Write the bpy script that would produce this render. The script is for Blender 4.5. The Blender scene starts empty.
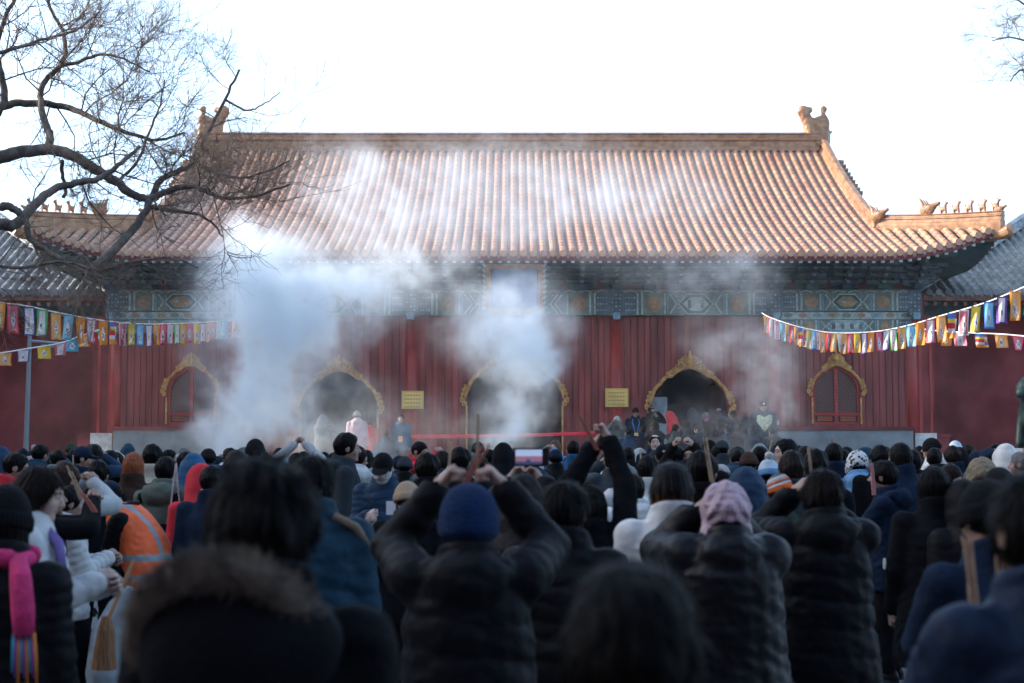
import bpy, bmesh, math, random
import numpy as np
from mathutils import Vector, Matrix
PI = math.pi
R = math.radians
random.seed(7)
rng = np.random.default_rng(11)
SC = bpy.context.scene
COL = SC.collection
# ---------------------------------------------------------------- camera maths
F = 1422.0
CZ = 1.78
TH = math.atan((440 - 341.5) / F)
def at(px, py, Y):
    u = (px - 512) / F; v = (341.5 - py) / F
    dy = math.cos(TH) - v * math.sin(TH); dz = math.sin(TH) + v * math.cos(TH)
    t = Y / dy
    return Vector((u * t, Y, CZ + dz * t))
# ---------------------------------------------------------------- materials
MATS = {}
def nodes(m):
    m.use_nodes = True
    nt = m.node_tree
    b = nt.nodes.get('Principled BSDF')
    return nt, b
def mat(name, col, rough=.6, metal=0.0, spec=.4, var=0.0, vscale=4.0, bump=0.0, bscale=30.0, col2=None, sheen=0.0, stretch=(1, 1, 1), coords='Object', coat=0.0):
    if name in MATS: return MATS[name]
    m = bpy.data.materials.new(name); MATS[name] = m
    nt, b = nodes(m)
    b.inputs['Base Color'].default_value = (*col, 1)
    b.inputs['Roughness'].default_value = rough
    b.inputs['Metallic'].default_value = metal
    b.inputs['Specular IOR Level'].default_value = spec
    if sheen: b.inputs['Sheen Weight'].default_value = sheen
    if coat: b.inputs['Coat Weight'].default_value = coat
    tc = nt.nodes.new('ShaderNodeTexCoord')
    mp = nt.nodes.new('ShaderNodeMapping'); mp.inputs['Scale'].default_value = stretch
    nt.links.new(tc.outputs[coords], mp.inputs['Vector'])
    if var or col2:
        n = nt.nodes.new('ShaderNodeTexNoise'); n.inputs['Scale'].default_value = vscale; n.inputs['Detail'].default_value = 6
        nt.links.new(mp.outputs[0], n.inputs['Vector'])
        mx = nt.nodes.new('ShaderNodeMix'); mx.data_type = 'RGBA'
        mx.inputs[6].default_value = (*[c * (1 - var) for c in col], 1)
        c2 = col2 if col2 else [min(1, c * (1 + var)) for c in col]
        mx.inputs[7].default_value = (*c2, 1)
        rp = nt.nodes.new('ShaderNodeMapRange'); rp.inputs[1].default_value = .35; rp.inputs[2].default_value = .65
        nt.links.new(n.outputs[0], rp.inputs[0]); nt.links.new(rp.outputs[0], mx.inputs[0])
        nt.links.new(mx.outputs[2], b.inputs['Base Color'])
    if bump:
        n = nt.nodes.new('ShaderNodeTexNoise'); n.inputs['Scale'].default_value = bscale; n.inputs['Detail'].default_value = 4
        nt.links.new(mp.outputs[0], n.inputs['Vector'])
        bp = nt.nodes.new('ShaderNodeBump'); bp.inputs['Strength'].default_value = bump; bp.inputs['Distance'].default_value = .02
        nt.links.new(n.outputs[0], bp.inputs['Height']); nt.links.new(bp.outputs[0], b.inputs['Normal'])
    return m
# ---------------------------------------------------------------- mesh builder
class MB:
    def __init__(s): s.v = []; s.f = []; s.m = []; s.uv = None
    def add(s, vs, fs, mi=0):
        o = len(s.v); s.v += [tuple(p) for p in vs]
        s.f += [tuple(i + o for i in f) for f in fs]
        s.m += [mi] * len(fs)
    def box(s, x0, x1, y0, y1, z0, z1, mi=0, M=None):
        vs = [Vector((x, y, z)) for x in (x0, x1) for y in (y0, y1) for z in (z0, z1)]
        if M: vs = [M @ p for p in vs]
        s.add(vs, [(0, 1, 3, 2), (4, 6, 7, 5), (0, 4, 5, 1), (2, 3, 7, 6), (0, 2, 6, 4), (1, 5, 7, 3)], mi)
    def tube(s, pts, rad, n=8, mi=0, cap=True):
        pts = [Vector(p) for p in pts]
        if not hasattr(rad, '__len__'): rad = [rad] * len(pts)
        vs = []; fs = []
        ref = None
        for i, p in enumerate(pts):
            t = (pts[min(i + 1, len(pts) - 1)] - pts[max(i - 1, 0)])
            if t.length < 1e-9: t = Vector((0, 0, 1))
            t.normalize()
            if ref is None:
                ref = t.orthogonal().normalized()
            a = (ref - t * ref.dot(t))
            if a.length < 1e-6: a = t.orthogonal()
            a.normalize(); ref = a
            b = t.cross(a)
            for k in range(n):
                q = 2 * PI * k / n
                vs.append(p + (a * math.cos(q) + b * math.sin(q)) * rad[i])
        for i in range(len(pts) - 1):
            for k in range(n):
                k2 = (k + 1) % n
                fs.append((i * n + k, i * n + k2, (i + 1) * n + k2, (i + 1) * n + k))
        if cap:
            fs.append(tuple(range(n - 1, -1, -1))); fs.append(tuple(range((len(pts) - 1) * n, len(pts) * n)))
        s.add(vs, fs, mi)
    def cyl(s, x, y, z0, z1, r0, r1=None, n=20, mi=0):
        s.tube([(x, y, z0), (x, y, z1)], [r0, r0 if r1 is None else r1], n, mi)
    def prism(s, pts, y0, y1, mi=0):
        """polygon in x,z (list) extruded from y0 (front) to y1"""
        n = len(pts)
        vs = [(p[0], y0, p[1]) for p in pts] + [(p[0], y1, p[1]) for p in pts]
        fs = [tuple(range(n)), tuple(range(2 * n - 1, n - 1, -1))]
        for i in range(n):
            j = (i + 1) % n
            fs.append((i, i + n, j + n, j))
        s.add(vs, fs, mi)
    def disc(s, x, z, r, y0, y1, mi=0, n=14, rx=None):
        rx = rx or r
        s.prism([(x + rx * math.cos(2 * PI * k / n), z + r * math.sin(2 * PI * k / n)) for k in range(n)], y0, y1, mi)
    def ribbon(s, pts, w, y0, y1, mi=0, closed=False):
        """flat band of width w along polyline pts (x,z), centred"""
        n = len(pts); L = []; Rr = []
        for i in range(n):
            a = pts[(i - 1) % n] if closed or i > 0 else pts[i]
            b = pts[(i + 1) % n] if closed or i < n - 1 else pts[i]
            dx, dz = b[0] - a[0], b[1] - a[1]; l = math.hypot(dx, dz) or 1
            nx, nz = -dz / l * w / 2, dx / l * w / 2
            L.append((pts[i][0] + nx, pts[i][1] + nz)); Rr.append((pts[i][0] - nx, pts[i][1] - nz))
        m = n if closed else n - 1
        for i in range(m):
            j = (i + 1) % n
            s.prism([L[i], L[j], Rr[j], Rr[i]], y0, y1, mi)
    def sweep(s, prof, path, mi=0, side=None):
        """profile (a,b): a sideways, b up, swept along path of Vectors; side: fixed sideways dir or None"""
        path = [Vector(p) for p in path]; n = len(prof); vs = []; fs = []
        for i, p in enumerate(path):
            t = (path[min(i + 1, len(path) - 1)] - path[max(i - 1, 0)]).normalized()
            sd = Vector(side) if side else t.cross(Vector((0, 0, 1))).normalized()
            up = sd.cross(t).normalized()
            if up.z < 0: up = -up
            for a, b in prof: vs.append(p + sd * a + up * b)
        for i in range(len(path) - 1):
            for k in range(n):
                k2 = (k + 1) % n
                fs.append((i * n + k, (i + 1) * n + k, (i + 1) * n + k2, i * n + k2))
        fs.append(tuple(range(n))); fs.append(tuple(range(len(path) * n - 1, (len(path) - 1) * n - 1, -1)))
        s.add(vs, fs, mi)
    def build(s, name, mats, parent=None, loc=None, smooth=False):
        me = bpy.data.meshes.new(name)
        me.from_pydata(s.v, [], s.f)
        if not isinstance(mats, (list, tuple)): mats = [mats]
        for m in mats: me.materials.append(m)
        if len(mats) > 1: me.polygons.foreach_set('material_index', s.m)
        if smooth: me.polygons.foreach_set('use_smooth', [True] * len(me.polygons))
        if s.uv is not None:
            l = me.uv_layers.new(name='UVMap')
            idx = np.empty(len(me.loops), np.int32); me.loops.foreach_get('vertex_index', idx)
            l.data.foreach_set('uv', np.asarray(s.uv, np.float32)[idx].ravel())
        me.validate(); me.update()
        o = bpy.data.objects.new(name, me); COL.objects.link(o)
        if parent: o.parent = parent
        if loc is not None: o.location = loc
        return o
def tag(o, label=None, cat=None, group=None, kind=None):
    if label: o['label'] = label
    if cat: o['category'] = cat
    if group: o['group'] = group
    if kind: o['kind'] = kind
    return o
def empty(name, loc, rz=0, label=None, cat=None, group=None):
    o = bpy.data.objects.new(name, None); COL.objects.link(o)
    o.location = loc; o.rotation_euler = (0, 0, rz); o.empty_display_size = .1
    return tag(o, label, cat, group)
# ---------------------------------------------------------------- implicit surfaces (surface nets on a tensor grid)
def nets(Fv, xs, ys, zs):
    nx, ny, nz = Fv.shape
    ins = Fv < 0
    acc = np.zeros((nx - 1, ny - 1, nz - 1, 3), np.float32); cnt = np.zeros((nx - 1, ny - 1, nz - 1), np.float32)
    G = (xs, ys, zs)
    edges = []
    for ax in range(3):
        a = [slice(None)] * 3; b = [slice(None)] * 3
        a[ax] = slice(0, -1); b[ax] = slice(1, None)
        A = Fv[tuple(a)]; B = Fv[tuple(b)]
        cr = ins[tuple(a)] != ins[tuple(b)]
        ii = np.argwhere(cr); 
        if len(ii) == 0: return np.zeros((0, 3)), np.zeros((0, 4), int)
        va = A[cr]; vb = B[cr]; t = va / (va - vb)
        P = np.empty((len(ii), 3), np.float32)
        for k in range(3):
            if k == ax: P[:, k] = G[k][ii[:, k]] * (1 - t) + G[k][ii[:, k] + 1] * t
            else: P[:, k] = G[k][ii[:, k]]
        o1, o2 = [k for k in range(3) if k != ax]
        for d1 in (0, -1):
            for d2 in (0, -1):
                c = ii.copy(); c[:, o1] += d1; c[:, o2] += d2
                ok = (c[:, o1] >= 0) & (c[:, o2] >= 0) & (c[:, o1] < acc.shape[o1]) & (c[:, o2] < acc.shape[o2])
                cc = c[ok]
                np.add.at(acc, (cc[:, 0], cc[:, 1], cc[:, 2]), P[ok]); np.add.at(cnt, (cc[:, 0], cc[:, 1], cc[:, 2]), 1)
        edges.append((ax, o1, o2, ii, va < 0))
    act = cnt > 0
    idx = -np.ones(cnt.shape, np.int64); idx[act] = np.arange(act.sum())
    V = acc[act] / cnt[act][:, None]
    Q = []
    for ax, o1, o2, ii, neg in edges:
        ok = (ii[:, o1] > 0) & (ii[:, o2] > 0) & (ii[:, o1] < cnt.shape[o1]) & (ii[:, o2] < cnt.shape[o2])
        i2 = ii[ok]; ng = neg[ok]
        def g(d1, d2):
            c = i2.copy(); c[:, o1] += d1; c[:, o2] += d2
            return idx[c[:, 0], c[:, 1], c[:, 2]]
        q = np.stack([g(-1, -1), g(0, -1), g(0, 0), g(-1, 0)], 1)
        flip = ng if ax != 1 else ~ng
        q[~flip] = q[~flip][:, ::-1]
        Q.append(q)
    return V, np.concatenate(Q)
def grid(lo, hi, st):
    n = max(3, int(math.ceil((hi - lo) / st)) + 1)
    return np.linspace(lo, hi, n).astype(np.float32)
def ngrid(lo, a, b, hi, coarse, fine):
    parts = []
    if a > lo: parts.append(grid(lo, a, coarse)[:-1])
    parts.append(grid(max(lo, a), min(b, hi), fine))
    if hi > b: parts.append(grid(b, hi, coarse)[1:])
    return np.concatenate(parts)
def smin(a, b, k):
    h = np.clip(.5 + .5 * (b - a) / k, 0, 1)
    return b * (1 - h) + a * h - k * h * (1 - h)
def smax(a, b, k): return -smin(-a, -b, k)
def s_ell(P, c, r, M=None):
    q = [P[i] - c[i] for i in range(3)]
    if M is not None: q = [M[0][i] * q[0] + M[1][i] * q[1] + M[2][i] * q[2] for i in range(3)]
    k0 = np.sqrt((q[0] / r[0]) ** 2 + (q[1] / r[1]) ** 2 + (q[2] / r[2]) ** 2)
    return (k0 - 1) * min(r)
def s_cap(P, a, b, ra, rb, quilt=0, pitch=.09):
    a = np.asarray(a, np.float32); b = np.asarray(b, np.float32); d = b - a; L2 = float(d @ d) + 1e-9
    q = [P[i] - a[i] for i in range(3)]
    t = np.clip((q[0] * d[0] + q[1] * d[1] + q[2] * d[2]) / L2, 0, 1)
    r = ra + (rb - ra) * t
    if quilt: r = r + quilt * (np.abs(np.sin(PI * t * math.sqrt(L2) / pitch)) - .6)
    return np.sqrt((q[0] - d[0] * t) ** 2 + (q[1] - d[1] * t) ** 2 + (q[2] - d[2] * t) ** 2) - r
_nz = rng.normal(size=(10, 3)); _np = rng.uniform(0, 6.28, 10)
def wob(P, sc, st=(1, 1, 1)):
    r = 0
    for i in range(6):
        r = r + np.sin((P[0] * _nz[i][0] * st[0] + P[1] * _nz[i][1] * st[1] + P[2] * _nz[i][2] * st[2]) * sc * (1 + .35 * i) + _np[i]) / (1 + .4 * i)
    return r / 3
def mesh_from(name, V, Q, mats=(), mi=None, smooth=True):
    me = bpy.data.meshes.new(name)
    me.vertices.add(len(V)); me.vertices.foreach_set('co', np.asarray(V, np.float32).ravel())
    Q = np.asarray(Q, np.int32)
    me.loops.add(Q.size); me.loops.foreach_set('vertex_index', Q.ravel())
    me.polygons.add(len(Q)); me.polygons.foreach_set('loop_start', np.arange(0, Q.size, 4, dtype=np.int32))
    me.polygons.foreach_set('loop_total', np.full(len(Q), 4, np.int32))
    for m in mats: me.materials.append(m)
    if mi is not None: me.polygons.foreach_set('material_index', np.asarray(mi, np.int32))
    me.update(calc_edges=True); me.validate()
    if smooth: me.polygons.foreach_set('use_smooth', [True] * len(me.polygons))
    return me
def sdf_mesh(fn, lo, hi, st):
    xs, ys, zs = (grid(lo[i], hi[i], st) for i in range(3))
    P = np.meshgrid(xs, ys, zs, indexing='ij')
    return nets(fn(P).astype(np.float32), xs, ys, zs)
def put(name, me, parent=None, M=None):
    o = bpy.data.objects.new(name, me); COL.objects.link(o)
    if parent: o.parent = parent
    if M is not None: o.matrix_local = M
    return o
# ---------------------------------------------------------------- camera, light, sky
cam_d = bpy.data.cameras.new('camera'); cam = bpy.data.objects.new('camera', cam_d); COL.objects.link(cam)
cam.location = (0, 0, CZ); cam.rotation_euler = (PI / 2 + TH, 0, 0)
cam_d.sensor_width = 36; cam_d.lens = F * 36 / 1024; cam_d.clip_end = 3000; cam_d.clip_start = .05
cam_d.dof.use_dof = True; cam_d.dof.focus_distance = 28; cam_d.dof.aperture_fstop = 3.2; cam_d.dof.aperture_blades = 9
SC.camera = cam
SUN_EL, SUN_AZ = R(20), R(-97)      # azimuth measured at the camera: 0 = straight behind it, negative = from the left
sdir = Vector((math.sin(SUN_AZ) * math.cos(SUN_EL), -math.cos(SUN_AZ) * math.cos(SUN_EL), math.sin(SUN_EL)))
w = bpy.data.worlds.new('World'); SC.world = w; w.use_nodes = True
nt = w.node_tree; bg = nt.nodes['Background']
sky = nt.nodes.new('ShaderNodeTexSky'); sky.sky_type = 'NISHITA'; sky.sun_disc = False
sky.sun_elevation = SUN_EL; sky.sun_rotation = math.atan2(sdir.x, sdir.y)
sky.air_density = 1.0; sky.dust_density = 3.5; sky.ozone_density = 2.0; sky.altitude = 50
# bright white winter haze low over the horizon, thinning upward into the blue
wtc = nt.nodes.new('ShaderNodeTexCoord'); wsp = nt.nodes.new('ShaderNodeSeparateXYZ'); nt.links.new(wtc.outputs['Generated'], wsp.inputs[0])
wmr = nt.nodes.new('ShaderNodeMapRange'); wmr.interpolation_type = 'SMOOTHSTEP'; wmr.inputs[1].default_value = .30; wmr.inputs[2].default_value = .75; wmr.inputs[3].default_value = .93; wmr.inputs[4].default_value = .0
nt.links.new(wsp.outputs[2], wmr.inputs[0])
wmx = nt.nodes.new('ShaderNodeMix'); wmx.data_type = 'RGBA'; wmx.inputs[7].default_value = (2.12, 3.0, 4.1, 1)
nt.links.new(wmr.outputs[0], wmx.inputs[0]); nt.links.new(sky.outputs[0], wmx.inputs[6]); nt.links.new(wmx.outputs[2], bg.inputs[0]); bg.inputs[1].default_value = .15
sl = bpy.data.lights.new('sun', 'SUN'); so = bpy.data.objects.new('sun', sl); COL.objects.link(so)
sl.energy = 2.6; sl.angle = R(3.0); sl.color = (1, .88, .76)
so.rotation_euler = sdir.to_track_quat('Z', 'Y').to_euler(); so.location = (0, -20, 30)
SC.view_settings.view_transform = 'Standard'; SC.view_settings.look = 'None'; SC.view_settings.exposure = 2.0; SC.view_settings.gamma = 1
SC.view_settings.use_curve_mapping = False
SC.render.engine = 'CYCLES'
cy = SC.cycles
cy.use_denoising = True; cy.denoiser = 'OPENIMAGEDENOISE'; cy.use_adaptive_sampling = True; cy.adaptive_threshold = .03
cy.max_bounces = 5; cy.diffuse_bounces = 2; cy.glossy_bounces = 2; cy.transmission_bounces = 2; cy.volume_bounces = 5; cy.transparent_max_bounces = 6
cy.volume_step_rate = 1.0; cy.volume_max_steps = 128; cy.caustics_reflective = False; cy.caustics_refractive = False
# ---------------------------------------------------------------- ground
def paving_material():
    m = bpy.data.materials.new('stone_paving'); nt, b = nodes(m)
    tc = nt.nodes.new('ShaderNodeTexCoord')
    br = nt.nodes.new('ShaderNodeTexBrick'); br.inputs['Scale'].default_value = 1.0
    br.inputs['Brick Width'].default_value = .62; br.inputs['Row Height'].default_value = .36; br.inputs['Mortar Size'].default_value = .008
    br.inputs['Color1'].default_value = (.13, .14, .15, 1); br.inputs['Color2'].default_value = (.20, .21, .22, 1); br.inputs['Mortar'].default_value = (.30, .31, .31, 1)
    br.inputs['Bias'].default_value = 0; br.inputs['Mortar Smooth'].default_value = .3
    nt.links.new(tc.outputs['Object'], br.inputs['Vector'])
    n = nt.nodes.new('ShaderNodeTexNoise'); n.inputs['Scale'].default_value = 2.2; n.inputs['Detail'].default_value = 8
    nt.links.new(tc.outputs['Object'], n.inputs['Vector'])
    mx = nt.nodes.new('ShaderNodeMix'); mx.data_type = 'RGBA'; mx.blend_type = 'MULTIPLY'; mx.inputs[0].default_value = .7
    cr = nt.nodes.new('ShaderNodeValToRGB'); cr.color_ramp.elements[0].position = .3; cr.color_ramp.elements[0].color = (.5, .5, .5, 1); cr.color_ramp.elements[1].position = .7; cr.color_ramp.elements[1].color = (1.3, 1.3, 1.3, 1)
    nt.links.new(n.outputs[0], cr.inputs[0]); nt.links.new(br.outputs[0], mx.inputs[6]); nt.links.new(cr.outputs[0], mx.inputs[7])
    nt.links.new(mx.outputs[2], b.inputs['Base Color']); b.inputs['Roughness'].default_value = .55
    bp = nt.nodes.new('ShaderNodeBump'); bp.inputs['Strength'].default_value = .4; bp.inputs['Distance'].default_value = .01
    nt.links.new(n.outputs[0], bp.inputs['Height']); nt.links.new(bp.outputs[0], b.inputs['Normal'])
    return m
g = MB(); g.add([(-900, -900, 0), (900, -900, 0), (900, 900, 0), (-900, 900, 0)], [(0, 1, 2, 3)])
tag(g.build('ground', mat('far_ground', (.16, .16, .16), .9, var=.2, vscale=.05)), kind='structure')
g = MB(); g.add([(-30, -14, .004), (30, -14, .004), (30, 60, .004), (-30, 60, .004)], [(0, 1, 2, 3)])
tag(g.build('courtyard_paving', paving_material()), kind='structure')
# ---------------------------------------------------------------- colours of the hall
RED = mat('red_plank_paint', (.175, .028, .025), .5, var=.35, vscale=1.2, bump=.25, bscale=14, stretch=(3, 1, .35), col2=(.27, .055, .046))
REDC = mat('red_column_paint', (.30, .034, .028), .42, var=.15, vscale=2, bump=.12, bscale=10)
REDW = mat('red_lime_wall', (.17, .020, .020), .85, var=.3, vscale=1.1, bump=.25, bscale=6, col2=(.23, .045, .046))
REDB = mat('red_fascia', (.20, .025, .035), .6)
GOLD = mat('gilded_carving', (.47, .25, .085), .45, .3, var=.3, vscale=9, bump=.5, bscale=40)
BRASS = mat('brass_plaque', (.60, .42, .15), .4, .6, var=.12, vscale=3)
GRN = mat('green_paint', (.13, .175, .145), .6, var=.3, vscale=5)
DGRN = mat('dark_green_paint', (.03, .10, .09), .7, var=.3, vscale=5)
BLU = mat('blue_paint', (.08, .115, .135), .6, var=.3, vscale=6)
LBLU = mat('pale_blue_paint', (.16, .28, .34), .6, var=.2, vscale=8)
WHT = mat('chalky_white_paint', (.36, .42, .39), .7, var=.25, vscale=9)
ORG = mat('orange_roundel', (.32, .18, .10), .6, var=.25, vscale=7)
TAN = mat('dull_gold_brown', (.32, .22, .12), .65, var=.3, vscale=8)
GRY = mat('grey_brick', (.17, .19, .20), .85, var=.2, vscale=2.5, bump=.3, bscale=18)
MRB = mat('white_stone', (.50, .50, .47), .75, var=.25, vscale=5, bump=.3, bscale=25)
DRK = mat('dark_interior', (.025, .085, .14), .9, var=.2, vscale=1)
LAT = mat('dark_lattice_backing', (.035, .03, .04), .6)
def tile_material(name, cols, dust, rough=.38, dustamt=.5):
    m = bpy.data.materials.new(name); nt, b = nodes(m)
    uv = nt.nodes.new('ShaderNodeUVMap')
    sep = nt.nodes.new('ShaderNodeSeparateXYZ'); nt.links.new(uv.outputs[0], sep.inputs[0])
    fl = []
    for k in (0, 1):
        f = nt.nodes.new('ShaderNodeMath'); f.operation = 'FLOOR'; nt.links.new(sep.outputs[k], f.inputs[0]); fl.append(f)
    cb = nt.nodes.new('ShaderNodeCombineXYZ'); nt.links.new(fl[0].outputs[0], cb.inputs[0]); nt.links.new(fl[1].outputs[0], cb.inputs[1])
    wn = nt.nodes.new('ShaderNodeTexWhiteNoise'); wn.noise_dimensions = '2D'; nt.links.new(cb.outputs[0], wn.inputs[0])
    cr = nt.nodes.new('ShaderNodeValToRGB'); el = cr.color_ramp.elements
    while len(el) < len(cols): el.new(.5)
    for i, c in enumerate(cols): el[i].position = i / (len(cols) - 1); el[i].color = (*c, 1)
    nt.links.new(wn.outputs[0], cr.inputs[0])
    tc = nt.nodes.new('ShaderNodeTexCoord')
    n = nt.nodes.new('ShaderNodeTexNoise'); n.inputs['Scale'].default_value = 1.6; n.inputs['Detail'].default_value = 9; n.inputs['Roughness'].default_value = .65
    nt.links.new(tc.outputs['Object'], n.inputs['Vector'])
    r2 = nt.nodes.new('ShaderNodeMapRange'); r2.inputs[1].default_value = .42; r2.inputs[2].default_value = .68; r2.inputs[4].default_value = dustamt
    nt.links.new(n.outputs[0], r2.inputs[0])
    mx = nt.nodes.new('ShaderNodeMix'); mx.data_type = 'RGBA'; mx.inputs[7].default_value = (*dust, 1)
    nt.links.new(r2.outputs[0], mx.inputs[0]); nt.links.new(cr.outputs[0], mx.inputs[6])
    # dark joint at each tile's lower edge
    fr = nt.nodes.new('ShaderNodeMath'); fr.operation = 'FRACT'; nt.links.new(sep.outputs[1], fr.inputs[0])
    lt = nt.nodes.new('ShaderNodeMath'); lt.operation = 'LESS_THAN'; lt.inputs[1].default_value = .07; nt.links.new(fr.outputs[0], lt.inputs[0])
    m2 = nt.nodes.new('ShaderNodeMath'); m2.operation = 'MULTIPLY'; m2.inputs[1].default_value = .45; nt.links.new(lt.outputs[0], m2.inputs[0])
    mj = nt.nodes.new('ShaderNodeMix'); mj.data_type = 'RGBA'; mj.inputs[7].default_value = (.10, .07, .05, 1)
    nt.links.new(m2.outputs[0], mj.inputs[0]); nt.links.new(mx.outputs[2], mj.inputs[6])
    nt.links.new(mj.outputs[2], b.inputs['Base Color']); b.inputs['Roughness'].default_value = rough
    nb = nt.nodes.new('ShaderNodeTexNoise'); nb.inputs['Scale'].default_value = 22; nt.links.new(tc.outputs['Object'], nb.inputs['Vector'])
    bp = nt.nodes.new('ShaderNodeBump'); bp.inputs['Strength'].default_value = .35; bp.inputs['Distance'].default_value = .02
    nt.links.new(nb.outputs[0], bp.inputs['Height']); nt.links.new(bp.outputs[0], b.inputs['Normal'])
    return m
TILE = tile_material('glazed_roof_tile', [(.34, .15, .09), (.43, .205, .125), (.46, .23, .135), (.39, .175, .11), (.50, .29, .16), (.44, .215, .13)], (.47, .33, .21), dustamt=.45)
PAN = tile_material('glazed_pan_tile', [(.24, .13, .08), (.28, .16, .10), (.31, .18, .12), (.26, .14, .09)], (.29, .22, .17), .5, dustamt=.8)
RIDGE = mat('glazed_ridge', (.32, .15, .07), .4, var=.35, vscale=5, bump=.3, bscale=25, col2=(.40, .22, .11))
RIDGE2 = mat('glazed_ridge_dark', (.37, .165, .08), .45, var=.3, vscale=6, bump=.3, bscale=25)
GTILE = tile_material('grey_roof_tile', [(.11, .12, .12), (.15, .165, .165), (.20, .21, .205), (.14, .15, .15)], (.30, .31, .30), .85, dustamt=.8)
GRIDGE = mat('grey_ridge', (.30, .33, .34), .8, var=.4, vscale=6, bump=.4, bscale=20)
# ---------------------------------------------------------------- tile slopes
def tile_rows(name, x0, x1, pitch, prof, smax, up, mats, parent, M=None, seg=.32, rc=.078, ncov=6, caps=True, eave=0.0, detail=True):
    """rows run along +y (s) from the eave at s=0; prof(s)->z; smax(x)->length; up(x,s)->extra z"""
    mb = MB(); uv = []
    nrow = int(round((x1 - x0) / pitch)); pitch = (x1 - x0) / nrow
    for r in range(nrow):
        xc = x0 + (r + .5) * pitch
        S = smax(xc)
        if S < .25: continue
        cs = []
        for k in range(ncov + 1):
            a = PI * k / ncov; cs.append((-rc * math.cos(a), rc * math.sin(a) * .95, 0))
        hw = pitch / 2
        pan = [(-hw, -.035, 1), (-hw + .018, -.045, 1)]
        line = [(-hw, -.04, 1), (-rc, 0.0, 1)] + [(c[0], c[1], 0) for c in cs] + [(rc, 0.0, 1), (hw, -.04, 1)]
        nl = len(line); ns = max(2, int(S / seg) + 1)
        sv = []
        for j in range(ns):
            a = S * j / ns; b = S * (j + 1) / ns
            sv += [(a, .012, j), (b - .004, -.002, j + .98)] if detail else ([(a, 0, j)] + ([(b, 0, j + .9)] if j == ns - 1 else []))
        o = len(mb.v)
        for (s, dz, vi) in sv:
            z = prof(s) + up(xc, s) + dz
            for (dx, h, m) in line:
                mb.v.append((xc + dx, s, z + h)); uv.append((r + .5 + (.3 if m else 0), vi + .01))
        for j in range(len(sv) - 1):
            for k in range(nl - 1):
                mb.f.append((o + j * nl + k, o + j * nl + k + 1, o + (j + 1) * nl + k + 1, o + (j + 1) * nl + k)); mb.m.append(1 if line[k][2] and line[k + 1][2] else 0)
        if caps:
            z = prof(0) + up(xc, 0) + .02; n = 12; o = len(mb.v); rr = rc * 1.12
            for yy in (-.03, .0):
                for k in range(n):
                    a = 2 * PI * k / n; mb.v.append((xc + rr * math.cos(a), yy, z + rr * math.sin(a))); uv.append((r + .2, -3.5))
            mb.f.append(tuple(o + k for k in range(n))); mb.m.append(0)
            for k in range(n):
                k2 = (k + 1) % n; mb.f.append((o + k, o + n + k, o + n + k2, o + k2)); mb.m.append(0)
            # drip tile between this row and the next
            o = len(mb.v); xd = xc + hw; zz = prof(0) + up(xd, 0)
            for p in [(xd - .06, -.012, zz - .01), (xd + .06, -.012, zz - .01), (xd + .045, -.012, zz - .07), (xd, -.012, zz - .125), (xd - .045, -.012, zz - .07)]:
                mb.v.append(p); uv.append((r + .8, -5.5))
            mb.f.append((o, o + 1, o + 2, o + 3, o + 4)); mb.m.append(1)
    mb.uv = uv
    o = mb.build(name, mats, parent, smooth=False)
    n = len(o.data.polygons)
    if M is not None: o.matrix_local = M
    return o
# ---------------------------------------------------------------- the hall
FY = 37.0                                    # depth of the facade
HALL = empty('temple_hall', (0.04, FY, 0), label='wide red temple hall with orange glazed tile roof and three arched doorways', cat='temple')
def L(px, py, y=0.0):                        # picture point on the plane y (hall-local) -> local x, z
    p = at(px, py, FY + y); return p.x - .04, p.z
def LX(px, y=0.0): return L(px, 400, y)[0]
def LZ(py, y=0.0): return L(512, py, y)[1]
ZP = .85
HW = 10.42
ZW0, ZBEAM, ZBT = ZP, LZ(316), LZ(290)
def prof_arch(cx, w, ztop, zs):
    k = [(0, 1.0), (.09, .975), (.2, .93), (.3, .875), (.39, .80), (.45, .73), (.55, .71), (.63, .66), (.70, .58), (.745, .49), (.82, .43), (.885, .33), (.93, .22), (.955, .12), (.985, .06), (1.0, 0.0)]
    Rr = [(cx + u * w, zs + h * (ztop - zs)) for u, h in k]
    return [(2 * cx - x, z) for x, z in Rr[::-1]] + Rr[1:]
ARCH = {}
for key, pcx, pw, pt, ps, nm in (('left', 339, 38, 371, 402, 'd'), ('mid', 514.5, 47, 357, 394, 'd'), ('right', 690, 38, 368.5, 401, 'd'), ('wl', 191, 23.5, 366, 386, 'w'), ('wr', 836.5, 23.5, 366, 386, 'w')):
    cx = LX(pcx); w_ = LX(pcx + pw) - cx
    ARCH[key] = dict(cx=cx, w=w_, zt=LZ(pt), zs=LZ(ps), kind=nm, pts=prof_arch(cx, w_, LZ(pt), LZ(ps)))
    ARCH[key]['zb'] = ZP if nm == 'd' else LZ(424)
ZBOT = LZ(334)
XC = [LX(p) for p in (411, 616)]; XB = [LX(p) for p in (254, 775)]
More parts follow.
